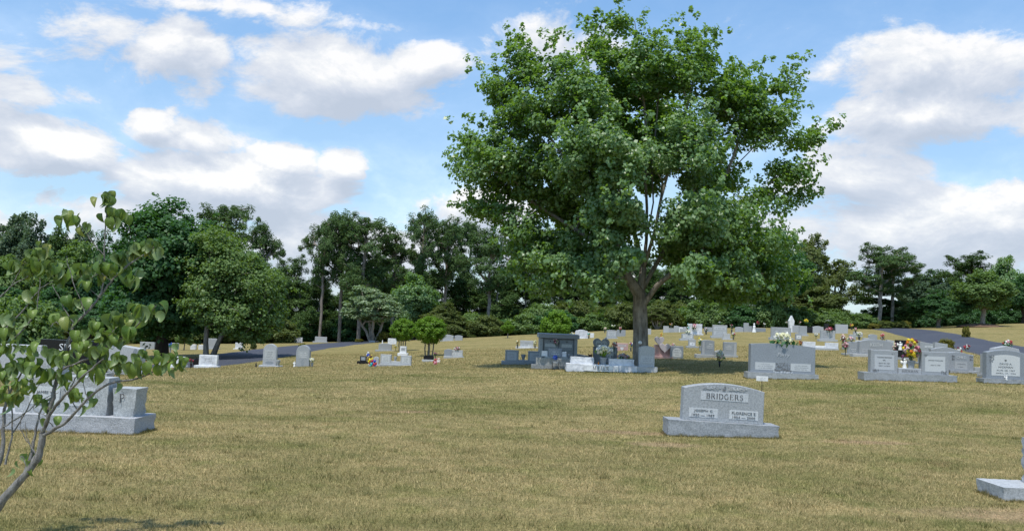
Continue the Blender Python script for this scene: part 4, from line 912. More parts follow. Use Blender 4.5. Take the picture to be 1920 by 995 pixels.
urn('grey stone urn right of the left round topped headstone', 521, 685, 672, 9, 34)
figurine('small black marker block left of the round topped pair', 480, 687, 679, 34, mat='black', name='marker_block', cat='marker', wings=False)
figurine('small white angel left of the right round topped headstone', 552, 687, 677, 34)
bouquet('white flowers in a stone cup right of the round topped pair', 585, 687, 668, 13, ['petal_white', 'petal_cream'], d=34, hold=.42, vmat='granite', heads=10)
# far left rows
for lb, a in [('white far headstone left of the road bend', (542, 566, 632, 642, (540, 568, 641), 'white')), ('pale far headstone with tapered sides before the pines', (590, 612, 631, 642, (586, 614, 640), 'light')),
              ('white upright slab behind the grey tapered headstone', (727, 743, 634, 645, None, 'white')), ('low pale kerb stone at the foot of the silvery tree', (692, 703, 638, 642, None, 'light')),
              ('pale double far headstone right of the crape myrtle', (830, 850, 627, 639, (824, 856, 638), 'light')), ('pale round topped far headstone above the hill, right of the crape myrtle', (852, 867, 628, 638, None, 'light')),
              ('grey wide far stone with sloping top left of the dark trunk', (262, 289, 640, 652, None, 'granite')), ('white far stone between the two leaning stems', (389, 408, 634, 651, (387, 410, 649), 'light')),
              ('white far stone right of the leaning stems', (440, 453, 642, 652, (437, 456, 651), 'white')), ('pale far stone left of the tiny shading tree', (322, 334, 637, 648, None, 'light')),
              ('small white far stone right of the tiny shading tree', (357, 367, 639, 648, None, 'white')), ('small pale far stone nearest the dark trunk', (309, 317, 640, 650, None, 'light')), ('white low far stone left of the stems', (372, 382, 640, 648, None, 'white'))]:
    stone(lb, a[0], a[1], a[2], a[3], a[4], a[5], 'serp' if a[0] in (830, 852) else 'flat', d=62 if a[0] < 500 else (88 if a[0] < 620 else None))
bouquet('blue green flowers in a pale vase beyond the dark trunk', 319, 658, 640, 10, ['petal_teal', 'petal_blue'], d=56, hold=.4, vmat='granite', heads=8)
bouquet('small yellow wreath on a stand by the tapered grey headstone', 742, 653, 643, 7, ['petal_yellow', 'petal_white'], d=53, holder='stem', hold=.3, heads=7)
stone('grey headstone with tapered sides and white vase on top, left of the myrtle', 709, 733, 643, 658, (703, 738, 656), 'granite', 'wide')
figurine('small white vase on the tapered grey headstone', 717, 644, 637, at(720, 658).y + .2, on=True, name='white_vase', cat='vase', wings=False)
stone('narrow white headstone behind the pale double monument', 749, 761, 649, 667, (745, 764, 662), 'white', 'flat', [(.2, .8, .4, .8, 'light', 'flat', 2)])
stone('small glossy black headstone on a dark base beside the toys', 674, 686, 667, 682, (669, 690, 677), 'black', 'flat', [(.15, .85, .2, .85, 'dark', 'flat', 2)], dep=.3)
stone('small pale headstone with shouldered top behind the toys', 699, 709, 668, 686, (690, 711, 683), 'light', 'shoulder', dep=.35)
dt = at(700, 686).y - .25
plush('yellow and brown stuffed bear in front of the small pale headstone', 694, 679, 665, dt, ['petal_yellow', 'brown_plush'], on=True)
plush('blue stuffed toy perched highest in the pile of toys', 690, 668, 659, dt, ['petal_blue', 'petal_white'], on=True)
plush('teal and red stuffed toy at the foot of the pile', 697, 686, 673, dt - .1, ['petal_teal', 'petal_red'])
plush('red and blue stuffed toy at the right of the pile', 702, 685.5, 673, dt - .12, ['petal_red', 'petal_blue'])
t, dd = monument('pale double monument with two framed tablets and a small vase between', (711, 770, 683, 686),
    [I(712, 732, 664, 683, mat='light', top='flat', panels=[(.14, .86, .18, .86, 'panel', 'flat', 4)]), I(732, 750, 677, 683, mat='light', name='link_stone'), I(750, 770, 666, 683, mat='light', panels=[(.14, .86, .15, .82, 'panel', 'flat', 4)])], 'light', None, .35)
urn('small pale vase between the two framed tablets', 741, 679, 668, 6, dd + .2, 'light', on=True)
stone('dark rounded headstone like a sleeping heart beneath the crape myrtle', 794, 813, 663, 675, None, 'black', 'soft', d=at(803, 678).y + .1)
stone('pale low slab under the dark rounded headstone', 791, 813, 673, 678, None, 'light', dep=.3)
bouquet('dark purple flowers on a stem beside the dark rounded headstone', 816, 676, 659, 9, ['petal_purple', 'petal_maroon', 'black_metal'], holder='stem', hold=.5, heads=8)
plush('pink and white stuffed toy lying beside the dark rounded headstone', 816, 683, 672, None, ['petal_pink', 'petal_red'])
plush('small white and pink stuffed toy at the right end', 822, 680, 671, None, ['petal_white', 'petal_palepink'])
t, dd = monument('pair of joined grey stones on the slope right of the crape myrtle', (832, 869, 668, 671), [I(832, 849, 654, 668, mat='blue', top='soft'), I(846, 867, 656, 668, mat='light', panels=[(.08, .45, .2, .6, 'panel', 'flat', 2), (.55, .92, .2, .6, 'panel', 'flat', 2)])], 'light', None, .35)
bouquet('pink and white flower spray on top of the joined grey stones', 857, 658, 648, 15, ['petal_pink', 'petal_white', 'petal_maroon'], d=dd + .2, on=True, holder='none', hold=0, heads=14)
# centre
t, dd = monument('low white headstone with a flower vase at each end, left of the mausoleum', (967, 1008, 650, 653), [I(975, 1000, 638, 650, mat='light', panels=[(.1, .9, .5, .85, 'light', 'flat', 1), (.05, .4, .08, .4, 'panel', 'flat', 1), (.6, .95, .08, .4, 'panel', 'flat', 1)])], 'white', None, .35)
bouquet('yellowish flowers at the left end of the low white headstone', 970, 651, 635, 8, ['petal_cream', 'petal_orange'], d=dd, on=True, heads=7)
bouquet('yellowish flowers at the right end of the low white headstone', 1003, 652, 637, 8, ['petal_cream', 'petal_pink'], d=dd, on=True, heads=7)
t, dd = monument('dark grey double monument with framed tablets left of the mausoleum', (940, 1012, 678, 684),
    [I(947, 972, 656, 678, mat='dark', panels=[(.15, .85, .12, .85, 'panel', 'flat', 4)]), I(990, 1016, 658, 679, mat='dark', panels=[(.12, .88, .12, .85, 'panel', 'flat', 4)]), I(972, 990, 675, 679, mat='dark', name='link_stone')], 'dark', None, .45)
urn('square dark vase between the framed tablets left of the mausoleum', 981, 676, 664, 9, dd + .2, 'dark', on=True)
# mausoleum
dm = 30.5; q = at(1046, 688, dm); k = dm / F; mq = thing('mausoleum', 'small grey two tier granite mausoleum with a wreath on its front', 'mausoleum', q)
W, Hm, Dm = 70 * k, 50 * k, 1.7
obj('body', box_me('body', -W / 2, W / 2, .1, Dm, -.1, Hm), mq, mat=M['blue']); obj('roof_slab', box_me('roof_slab', -W / 2 - .06, W / 2 + .06, -.08, Dm + .08, Hm, Hm + 8 * k, .01), mq, mat=M['granite'])
for sx in (-1, 1): obj('pilaster', box_me('pilaster', sx * W / 2 - (.11 if sx > 0 else 0), sx * W / 2 + (.11 if sx < 0 else 0), 0, .12, -.1, Hm - .003), mq, mat=M['granite'])
for sx in (-1, 1):
    for tier, (z0, z1) in enumerate(((Hm * .10, Hm * .48), (Hm * .55, Hm * .95))):
        p = obj('crypt_door', box_me('crypt_door', min(sx * .02, sx * (W / 2 - .14)), max(sx * .02, sx * (W / 2 - .14)), .06, .11, z0, z1), mq, mat=M['dark'])
        m_ = sx * (W / 4 - .04); obj('name_plate', box_me('name_plate', m_ - .19, m_ + .19, .052, .062, z0 + (z1 - z0) * .32, z0 + (z1 - z0) * .62, 0), p, mat=M['panel'])
        V, Fc = lathe([(.001, 0), (.02, 0), (.02, .015), (.001, .02)], 8); o = obj('bronze_rosette', mesh_np('bronze_rosette', V, Fc, True), p, (m_, .06, z0 + (z1 - z0) * .84), M['black_metal']); o.rotation_euler = (PI / 2, 0, 0)
obj('middle_ledge', box_me('middle_ledge', -W / 2 + .12, W / 2 - .12, .03, .105, Hm * .49, Hm * .54), mq, mat=M['blue'])
q2 = P(1042, 648, dm - .02); w_ = bouquet('pink and white wreath hung on the mausoleum front', 1042, 648, 631, 13, ['petal_palepink', 'petal_maroon', 'petal_white', 'petal_pink'], d=dm - .03, on=True, holder='none', hold=0, heads=14, cat='wreath', name='flower_wreath')
monument('low dark slab just right of the mausoleum', (1081, 1104, 671, 673), [I(1081, 1104, 661, 671, mat='blue', top='slope')], 'dark', 33, .5)
stone('small pale stone just above the mausoleum roof, far behind', 1024, 1038, 618, 630, None, 'light', d=61)
bouquet('dark potted plant behind the mausoleum roof', 1047, 628, 615, 14, ['petal_maroon', 'brown_plush'], d=60, leaf='leaf_olive', heads=8)
plush('brown stuffed bear right of the mausoleum', 1106, 674, 655, 31, ['brown_plush', 'brown_plush'])
# front bench-like monument
t, dd = monument('low weathered grey monument with a raised centre in front of the mausoleum', (996, 1076, 686, 693),
    [I(1005, 1071, 671, 687, mat='concrete', th=.2), I(1029, 1054, 657, 672, mat='blue', z=.4, th=.12, y=.3, name='centre_tablet', panels=[(.12, .88, .15, .85, 'blue', 'flat', 2)]),
     I(1016, 1027, 661, 671, mat='white', z=.4, y=.31, th=.08, name='side_plate'), I(1055, 1063, 661, 671, mat='white', z=.4, y=.31, th=.08, name='side_plate')], 'concrete', 27.5, .55)
urn('dark round urn at the right of the weathered monument', 1066, 673, 663, 8, dd + .5, 'dark', on=True)
q = at(1041, 689, dd - .12); k = dd / F; es = thing('wire_plant_stand', 'dark metal plant stand in front of the weathered monument', 'plant stand', q)
for sx in (-1, 1):
    for y_ in (-.05, .05): V, Fc = tube_np([(sx * 5.5 * k, y_, 0), (sx * 5.5 * k, y_, 15 * k)], [.008] * 2, 5); obj('leg', mesh_np('leg', V, Fc), es, mat=M['black_metal'])
obj('tray', box_me('tray', -5.5 * k, 5.5 * k, -.06, .06, 12 * k, 15 * k, .004), es, mat=M['dark'])
bouquet('bright blue flowers on the metal plant stand', 1041, 676, 664, 14, ['petal_blue'], d=dd - .12, on=True, holder='none', hold=0, heads=16)
# Miller
t, dM = monument('long white marble monument with two rough slabs and a flower vase between', (1062, 1194, 684, 698),
    [I(1070, 1114, 669, 684, rock=True, mat='whiterock', th=.3), I(1142, 1190, 673, 688, rock=True, mat='whiterock', th=.3)], 'white', None, .55, rock=True, off=.12)
k = dM / F; obj('name_band', box_me('name_band', -34 * k, 30 * k, -.03, .02, .03, 13 * k, .004), t, mat=M['white']); obj('lettering', serif_me('MILLER', 30 * k, 7 * k), t, (-2 * k, -.034, 4.5 * k), M['letter_dark'])
bouquet('large bouquet of white flowers in a grey vase between the rough slabs', 1131, 686, 643, 38, ['petal_white', 'petal_cream', 'petal_white'], d=dM + .2, on=True, hold=.38, heads=30, parts=True, hs=10, vmat='granite', leaf='leaf_light', holdw=13)
figurine('tiny orange figure beside the grey vase on the white monument', 1122, 686, 677, dM + .1, on=True, mat='petal_orange', wings=False, name='figurine')
# hearts
t, dH = monument('grey monument of two overlapping hearts behind the white flowers', (1108, 1160, 674, 677),
    [I(1113, 1158, 650, 674, mat='dark', th=.16, y=.14), I(1112, 1143, 629, 658, mat='granite', top='heart', th=.12, y=.05, z=.36, name='heart_tablet', panels=[(.14, .86, .18, .88, 'panel', 'heart', 2)]),
     I(1128, 1158, 646, 674, mat='granite', top='heart', th=.1, y=.03, z=.08, name='heart_tablet', panels=[(.14, .86, .18, .88, 'panel', 'heart', 2)])], 'granite', 31, .4)
bouquet('pink and white flowers beside the grey hearts', 1151, 674, 637, 14, ['petal_pink', 'petal_white', 'petal_red'], d=30.6, holder='stem', hold=.6, heads=14)
bouquet('wide pot of pale pink and white flowers left of the maple trunk', 1169, 676, 654, 28, ['petal_white', 'petal_palepink', 'petal_pink'], d=29.3, hold=.35, heads=24, parts=True, hs=7, vmat='green_pot', holdw=20)
stone('low pink headstone with a small white heart left of the maple trunk', 1155, 1178, 631, 644, None, 'pink', 'flat', [(.35, .65, .1, .55, 'white', 'heart', 0), (.15, .85, .6, .85, 'pinkpanel', 'flat', 1)], d=44)
bouquet('blue and white flowers tucked left of the maple trunk', 1183, 645, 630, 9, ['petal_blue', 'petal_white', 'petal_red'], d=43, heads=8)
# white globe lantern by the trunk
q = P(1200, 642, 27.1); g = ground(q.x, q.y); gl = thing('globe_lamp', 'white globe on a thin stake in front of the maple trunk', 'garden lamp', (q.x, q.y, g))
V, Fc = tube_np([(0, 0, -.05), (0, 0, q.z - g)], [.007, .007], 6); obj('stake', mesh_np('stake', V, Fc), gl, mat=M['black_metal'])
V, Fc = lathe([(.06 * math.sin(a) + .0005, -.06 * math.cos(a)) for a in np.linspace(0, PI, 9)], 14); obj('globe', mesh_np('globe', V, Fc, True), gl, (0, 0, q.z - g), M['white_plastic'])
stone('pale green grey headstone with softly arched top right of the maple trunk', 1199, 1228, 648, 694, (1190, 1233, 683), 'light', 'soft', [(.10, .90, .22, .52, 'panel', 'flat', 3)], d=26.3, dep=.42, th=.2)
# pink hearts
monument('pink granite monument with two pale hearts right of the maple trunk', (1225, 1262, 668, 672),
    [I(1228, 1260, 646, 668, mat='pink', th=.16, y=.14), I(1228, 1246, 628, 646, mat='pinkpanel', top='heart', th=.1, y=.08, z=.5, name='heart_tablet'), I(1237, 1257, 642, 660, mat='pinkpanel', top='heart', th=.1, y=.05, z=.22, name='heart_tablet')], 'pink', None, .4)
bouquet('yellow flowers on a stem just above the pink hearts', 1240, 640, 616, 8, ['petal_yellow', 'petal_orange'], d=48, holder='stem', hold=.5, heads=9)
stone('grey headstone with arched inset panel beside the pink hearts', 1257, 1281, 648, 672, None, 'blue', 'flat', [(.15, .85, .22, .88, 'panel', 'arch', 3)], th=.2)
bouquet('small pink and white flowers atop the arched panel headstone', 1263, 650, 642, 9, ['petal_white', 'petal_pink'], d=at(1269, 672).y + .15, on=True, holder='none', hold=0, heads=8)
# white hill stone group behind
stone('large white headstone with arched top on the hill crest', 1079, 1103, 609, 623, (1074, 1106, 622), 'white', 'soft', d=64)
bouquet('pale flowers left of the large white crest headstone', 1073, 624, 612, 8, ['petal_cream', 'petal_white'], d=63.5, heads=7)
bouquet('greenish flowers right of the large white crest headstone', 1104, 624, 613, 7, ['petal_white', 'petal_teal'], d=63.5, heads=6)
stone('tiny white stone right of the large white crest headstone', 1107, 1114, 616, 624, None, 'white', d=65)
t, dd = monument('grey crest headstone with flowers above and on both sides', (1135, 1159, 624, 626), [I(1138, 1157, 612, 624, mat='granite', top='wide', panels=[(.1, .9, .2, .8, 'panel', 'flat', 3)])], 'light', 62, .35)
bouquet('pale yellow flower spray atop the grey crest headstone', 1149, 613, 607, 12, ['petal_cream', 'petal_white'], d=62.2, on=True, holder='none', hold=0, heads=9)
bouquet('pink and cream flowers left of the grey crest headstone', 1134, 624, 612, 7, ['petal_palepink', 'petal_cream'], d=61.8, on=True, heads=7)
bouquet('red and pink flowers right of the grey crest headstone', 1163, 624, 612, 8, ['petal_red', 'petal_palepink'], d=61.8, on=True, heads=7)
stone('plain grey stone behind the crest headstone, left of the maple trunk', 1157, 1173, 612, 623, None, 'granite', d=66)
stone('plain pale stone just right of the maple trunk on the crest', 1210, 1221, 611, 621, None, 'light', d=68)
# crest row
cr = [('squared pale stone at the left end of the crest row', 1244, 1254, 608, 619, 'light', 'flat'), ('long low grey wall stone of the crest row', 1254, 1288, 612, 619, 'granite', 'flat'), ('pale stone with rounded top in the crest row', 1264, 1273, 607, 618, 'light', 'soft'),
      ('whiter square stone in the crest row', 1273, 1281, 609, 618, 'white', 'flat'), ('narrow pale stone at the right of the low wall stone', 1282, 1287, 609, 618, 'light', 'flat'),
      ('grey low stone between the white stone with pink wreath and the broad one', 1321, 1336, 606, 614, 'granite', 'flat'), ('pale rounded crest stone right of the broad stone', 1379, 1394, 605, 614, 'light', 'soft'),
      ('tall grey column stone on the crest', 1395, 1404, 599, 614, 'granite', 'flat'), ('short grey stone right of the column on the crest', 1404, 1410, 604, 614, 'granite', 'flat'), ('low wide grey stone left of the big dark tree', 1411, 1436, 607, 614, 'blue', 'flat')]
for lb, x0, x1, yt, yb, mt, tp in cr: stone(lb, x0, x1, yt, yb, None, mt, tp, d=72)
t, dd = monument('bright white square crest stone bearing a pink wreath', (1288, 1319, 620, 623), [I(1291, 1317, 605, 620, mat='white', panels=[])], 'white', 67, .4)
bouquet('pink wreath on the bright white crest stone', 1302, 618, 605, 11, ['petal_pink', 'petal_palepink', 'petal_maroon'], d=66.9, on=True, holder='none', hold=0, heads=12, cat='wreath', name='flower_wreath')
bouquet('dark leaved pale flowers left of the bright white crest stone', 1290, 623, 604, 7, ['petal_white', 'petal_teal'], d=66.5, heads=8)
bouquet('orange flowers between the left stones of the crest row', 1258, 614, 605, 8, ['petal_orange', 'petal_palepink'], d=71.5, heads=7, on=True)
bouquet('dark flowers right of the bright white crest stone', 1324, 619, 608, 9, ['petal_maroon', 'petal_white', 'black_metal'], d=68, heads=8)
t, dd = monument('broad grey crest headstone on a pale base topped by a white flower', (1334, 1366, 622, 626), [I(1337, 1364, 605, 622, mat='granite', panels=[(.08, .92, .55, .85, 'panel', 'flat', 1), (.08, .92, .1, .45, 'panel', 'flat', 2)])], 'light', 62, .4)
bouquet('single white flower tuft atop the broad crest headstone', 1350, 607, 602, 6, ['petal_white'], d=62.2, on=True, holder='none', hold=0, heads=4)
bouquet('pink and dark flowers right of the broad crest headstone', 1372, 617, 602, 9, ['petal_palepink', 'petal_maroon', 'black_metal'], d=70, heads=9)
figurine('slim white statue on the crest left of the big dark tree', 1414, 614, 600, 71, name='white_statue', cat='statue', wings=False)
bouquet('maroon flowers on the low wide stone by the big dark tree', 1421, 610, 601, 8, ['petal_maroon', 'petal_red'], d=71.5, on=True, holder='none', hold=0, heads=8)
bouquet('white flowers at the right end of the low wide crest stone', 1433, 613, 604, 6, ['petal_white', 'petal_palepink'], d=71, on=True, heads=6)
# second row
t, dd = monument('grey headstone with cream flowers on top in the second row', (1275, 1302, 635, 638), [I(1279, 1301, 624, 635, mat='granite', top='serp', panels=[(.1, .9, .15, .75, 'panel', 'flat', 2)])], 'light', None, .4)
bouquet('cream flower spray on the second row grey headstone', 1290, 626, 617, 13, ['petal_cream', 'petal_white'], d=dd + .2, on=True, holder='none', hold=0, heads=10)
stone('small grey headstone with a pale plate left of the lily flowers', 1292, 1305, 636, 652, (1288, 1310, 649), 'granite', 'flat', [(.15, .85, .15, .6, 'white', 'flat', 1)])
bouquet('white and yellow lilies in a small vase on the slope', 1313, 651, 629, 12, ['petal_white', 'petal_cream', 'petal_yellow'], d=43, heads=9, vmat='granite')
t, dd = monument('blue grey slab with side column, left of the green flower vase', (1306, 1346, 665, 671), [I(1317, 1340, 637, 666, mat='blue', top='wide', panels=[(.02, .2, .03, .9, 'light', 'flat', 0), (.32, .95, .38, .85, 'blue', 'flat', 3)])], 'granite', None, .42)
t, dd = monument('blue grey slab with side column, right of the green flower vase', (1354, 1384, 666, 670), [I(1358, 1382, 641, 667, mat='blue', panels=[(.8, .97, .03, .9, 'light', 'flat', 0), (.06, .7, .38, .85, 'blue', 'flat', 3)])], 'granite', None, .42)
stone('low link stone between the two blue grey slabs', 1341, 1358, 656, 671, None, 'granite', 'soft')
bouquet('green and white flower spray in a dark ground vase', 1349, 688, 653, 21, ['petal_white', 'petal_cream', 'petal_palepink'], holder='cone', hold=.32, heads=16, parts=True, hs=6, vmat='black_metal', leaf='leaf_mid', holdw=6)
stone('small pale headstone with vase right of the broad crest stone', 1357, 1370, 625, 637, (1355, 1374, 635), 'light', 'flat', [])
bouquet('pink and cream flowers by the small pale headstone', 1375, 637, 621, 9, ['petal_palepink', 'petal_white', 'petal_red'], heads=8)
# Perry
t, dP = monument('big blue grey headstone with two pale panels and cream roses on top', (1402, 1535, 700, 711),
    [I(1409, 1530, 644, 704, mat='blue', top='low', th=.26,
       panels=[(.07, .38, .10, .35, 'panel', 'flat', 3), (.62, .93, .10, .35, 'panel', 'flat', 3)],
       text=[('Perry', .505, .52, .2, .17, 'panel', .35)],
       carve=[(.5, .22, .22, .26, 60, 'engraving_dark', .022), (.5, .10, .26, .05, 26, 'engraving_dark', .03), (.5, .045, .30, .03, 30, 'panel', .03)])], 'granite', None, .45)
bouquet('saddle of cream roses with green foliage on the big blue grey headstone', 1468, 648, 618, 44, ['petal_cream', 'petal_white', 'petal_cream'], d=dP + .22, on=True, holder='none', hold=0, heads=22, parts=True, hs=11.5, sprawl=1.55)
bouquet('red brown flowers behind the right shoulder of the big blue grey headstone', 1500, 652, 637, 12, ['petal_orange', 'petal_maroon'], d=33, on=True, heads=9, leaf='leaf_olive')
monument('low white marker stones joined by a link, right of the cream roses', (1507, 1573, 652, 656), [I(1507, 1530, 640, 652, mat='white'), I(1550, 1573, 642, 654, mat='white'), I(1530, 1550, 648, 653, mat='white', name='link_stone')], 'light', None, .4)
# far right rows
t, dd = monument('large pale grey crest headstone behind the cream roses', (1444, 1488, 622, 626), [I(1447, 1484, 606, 622, mat='granite', panels=[(.05, .45, .2, .8, 'granite', 'flat', 3), (.55, .95, .2, .8, 'granite', 'flat', 3)])], 'light', 60, .4)
monument('white pointed obelisk on the crest', (1478, 1491, 612, 615), [I(1480, 1490, 588, 612, mat='white', top='peak', th=.35, y=.05)], 'white', 71, .5, name='obelisk', cat='obelisk')
for lb, a in [('pale grey stone right of the white obelisk', (1486, 1500, 602, 614, 'light', 'flat')), ('dark square stone right of the yellow flowers', (1514, 1524, 603, 613, 'black', 'flat')),
              ('pale long stone right of the dark square one', (1524, 1544, 602, 614, 'light', 'serp')), ('tall dark stone block beside the red wreath', (1546, 1554, 600, 616, 'black', 'flat')),
              ('low dark stone joined to the tall dark block', (1554, 1566, 606, 616, 'black', 'flat')), ('broad pale stone right of the dark blocks', (1567, 1590, 603, 618, 'light', 'flat')), ('pale stone with sloping top at the right end of the crest row', (1601, 1618, 609, 618, 'light', 'slope'))]:
    stone(lb, a[0], a[1], a[2], a[3], None, a[4], a[5], d=71 if a[0] < 1595 else 66)
t, dd = monument('pale grey stone beneath the yellow flowers on the crest', (1496, 1516, 618, 621), [I(1500, 1514, 605, 618, mat='granite')], 'light', 66, .4)
bouquet('bright yellow flower spray atop the pale crest stone', 1511, 606, 596, 11, ['petal_yellow'], d=66.2, on=True, holder='none', hold=0, heads=12)
bouquet('pink and white flowers left of the white obelisk', 1475, 607, 601, 6, ['petal_palepink', 'petal_white'], d=71, on=True, holder='none', hold=0, heads=5)
bouquet('pink flowers right of the white obelisk', 1500, 608, 601, 6, ['petal_palepink', 'petal_maroon'], d=71, on=True, holder='none', hold=0, heads=5)
bouquet('white flower mound atop the tall dark block', 1552, 602, 599, 11, ['petal_white'], d=71.1, on=True, holder='none', hold=0, heads=7)
stone('small headstone with a pale plate behind the cream roses', 1492, 1503, 624, 637, None, 'granite', 'soft', [(.15, .85, .3, .7, 'white', 'flat', 1)])
bouquet('white ball of flowers on a dark stem on the right slope', 1530, 635, 623, 10, ['petal_white'], holder='stem', hold=.4, heads=9, vmat='black_metal')
t, dd = monument('grey headstone with a red wreath on top on the right slope', (1536, 1571, 633, 637), [I(1540, 1567, 619, 633, mat='granite', panels=[(.05, .47, .1, .85, 'light', 'flat', 3), (.53, .95, .1, .85, 'light', 'flat', 3)])], 'light', 58, .4)
bouquet('red wreath of flowers on the right slope headstone', 1554, 622, 611, 16, ['petal_red', 'petal_pink'], d=58.1, on=True, holder='none', hold=0, heads=14, cat='wreath', name='flower_wreath')
bouquet('orange and yellow flowers by the broad pale crest stone', 1597, 618, 606, 10, ['petal_orange', 'petal_yellow', 'petal_red'], d=65, heads=10, on=True)
bouquet('pink flowers below the orange and yellow ones', 1604, 624, 613, 9, ['petal_pink', 'petal_palepink'], d=61, heads=8, on=True)
bouquet('pale pink flowers in a green grey vase, left of three on the right slope', 1581, 643, 619, 13, ['petal_palepink', 'petal_white', 'petal_maroon'], d=46, heads=14, vmat='granite')
bouquet('pink flowers on top of the small slab left of the wide lettered headstone', 1595, 641, 629, 17, ['petal_palepink', 'petal_pink', 'petal_white'], d=40.2, on=True, holder='none', hold=0, heads=16)
bouquet('cream and pink flowers behind the small slab on the right slope', 1611, 637, 620, 12, ['petal_cream', 'petal_palepink', 'petal_white'], d=45, heads=13, on=True)
bouquet('dark pink spotted flowers on a stem left of the small slab', 1585, 668, 638, 15, ['petal_maroon', 'petal_palepink', 'petal_pink'], d=38.5, holder='stem', hold=.42, heads=18)
stone('small grey slab headstone left of the wide lettered one', 1592, 1612, 640, 665, (1583, 1614, 662), 'granite', 'flat', [(.15, .85, .1, .5, 'blue', 'oval', 2)], d=40)
monument('wide grey headstone with white lettering behind the left twin tablet', (1600, 1680, 663, 668), [I(1613, 1676, 636, 663, mat='granite', top='wide', th=.25, panels=[(.08, .38, .08, .36, 'light', 'flat', 2), (.58, .9, .08, .36, 'light', 'flat', 2)], text=[('KEITH', .5, .52, .36, .24, 'panel')])], 'light', 38, .42)
for lb, a in [('pale grey stone behind the wide lettered headstone, left', (1619, 1634, 627, 642, 'light', 'flat')), ('taller pale stone behind the wide lettered headstone, middle', (1630, 1645, 619, 640, 'granite', 'soft')),
              ('pale grey stone behind the wide lettered headstone, right', (1663, 1677, 627, 640, 'light', 'slope')), ('short white stone near the head of the right road', (1606, 1617, 617, 625, 'white', 'flat'))]:
    stone(lb, a[0], a[1], a[2], a[3], None, a[4], a[5], d=50 if a[0] < 1664 and a[0] != 1606 else 53)
stone('small pale stone below the pink flowers of the right slope', 1593, 1605, 617, 626, None, 'granite', d=62)
bouquet('pink and red flowers above the wide lettered headstone', 1654, 640, 620, 11, ['petal_pink', 'petal_red', 'petal_palepink'], d=52, heads=12)
t, dd = monument('glossy dark blue black headstone behind the yellow bouquet', (1680, 1708, 662, 666), [I(1683, 1705, 635, 662, mat='black', th=.2)], 'granite', 36, .4)
figurine('small white angel in front of the dark blue black headstone', 1688, 656, 640, 35.6, on=True)
bouquet('cream and maroon flowers left of the dark headstone', 1677, 664, 637, 10, ['petal_cream', 'petal_palepink', 'petal_maroon'], d=36, heads=14)
bouquet('dark purple flowers low beside the dark headstone', 1693, 668, 654, 9, ['petal_maroon', 'petal_purple'], d=34, heads=9)
# Hickman
t, dK = monument('long grey monument with two white faced tablets and a centre name block', (1620, 1796, 701, 715),
    [I(1635, 1686, 656, 701, mat='granite', th=.2, panels=[(.14, .86, .14, .80, 'panel', 'flat', 0)], text=[('THOMAS EDWARD', .50, .66, .54, .055, 'engraving_dark'), ('SR.', .50, .54, .10, .05, 'engraving_dark'), ('OCT. 30, 1934', .5, .40, .42, .05, 'engraving_dark'), ('NOV. 16, 2010', .5, .29, .42, .05, 'engraving_dark')], carve=[(.18, .12, .2, .12, 18, 'engraving_dark', .022), (.8, .85, .1, .05, 8, 'engraving_mid', .02)]),
     I(1731, 1782, 659, 705, mat='granite', th=.2, panels=[(.12, .86, .14, .80, 'panel', 'flat', 0)], text=[('JANICE McCLURE', .50, .60, .54, .055, 'engraving_dark'), ('JULY 5, 1940', .5, .40, .36, .05, 'engraving_dark')], carve=[(.82, .12, .2, .14, 18, 'engraving_dark', .022), (.14, .84, .12, .1, 10, 'engraving_mid', .02)]),
     I(1687, 1730, 690, 703, mat='light', th=.28, y=.07, name='name_block', text=[('HICKMAN', .5, .28, .70, .46, 'letter_dark')])], 'granite', None, .45)
bouquet('tall yellow, pink and red bouquet in a grey vase between the white faced tablets', 1708, 692, 632, 38, ['petal_yellow', 'petal_yellow', 'petal_orange', 'petal_palepink', 'petal_yellow', 'petal_maroon', 'petal_pink'], d=dK + .22, on=True, hold=.28, heads=34, parts=True, hs=9, vmat='granite', holdw=15)
figurine('slim white figurine left of the grey vase with the tall bouquet', 1696, 691, 672, dK + .15, on=True)
# right group
for lb, base, it, mt, d_ in [
    ('grey headstone with white flower carving, hindmost right of the yellow bouquet', (1725, 1756, 668, 672), I(1727, 1752, 636, 668, mat='granite', top='slope', panels=[(.35, .95, .72, .82, 'panel', 'flat', 1)]), 'granite', 33),
    ('plain grey headstone partly hidden by a low bush at the right', (1753, 1782, 664, 668), I(1755, 1779, 636, 664, mat='light', top='slope'), 'granite', 34.5),
    ('wide grey headstone with curved top, middle of the overlapping group at right', (1745, 1806, 674, 679), I(1748, 1802, 644, 674, mat='granite', top='serp', panels=[(.25, .75, .45, .62, 'panel', 'flat', 1)]), 'granite', 30.5)]:
    monument(lb, base, [it], mt, d_, .4)
monument('grey headstone with curved top and pale inset, front of the overlapping group at right', (1782, 1838, 683, 688), [I(1768, 1828, 655, 684, mat='granite', top='serp', th=.22, panels=[(.42, .80, .08, .5, 'light', 'flat', 2)], text=[('CHILD', .62, .64, .30, .15, 'panel')], carve=[(.92, .7, .1, .3, 12, 'engraving_dark', .03), (.36, .7, .08, .3, 12, 'engraving_dark', .03)])], 'light', 28, .42)
bouquet('red and white flowers standing against the right road', 1798, 660, 629, 14, ['petal_red', 'petal_white', 'petal_maroon'], d=33, heads=16)
bouquet('red and white flowers on the right shoulder of the overlapping group', 1812, 657, 644, 16, ['petal_red', 'petal_white', 'petal_maroon'], d=29.2, on=True, holder='none', hold=0, heads=16)
stone('low plain grey marker between the overlapping group and the far right pair', 1828, 1850, 673, 683, None, 'granite', d=29)
monument('tall grey headstone with shouldered top behind the arched one at far right', (1846, 1935, 694, 700), [I(1849, 1932, 648, 694, mat='light', top='shoulder', th=.25, panels=[(.15, .36, .72, .80, 'panel', 'flat', 1), (.4, .62, .76, .84, 'panel', 'flat', 1)])], 'light', 26.2, .42)
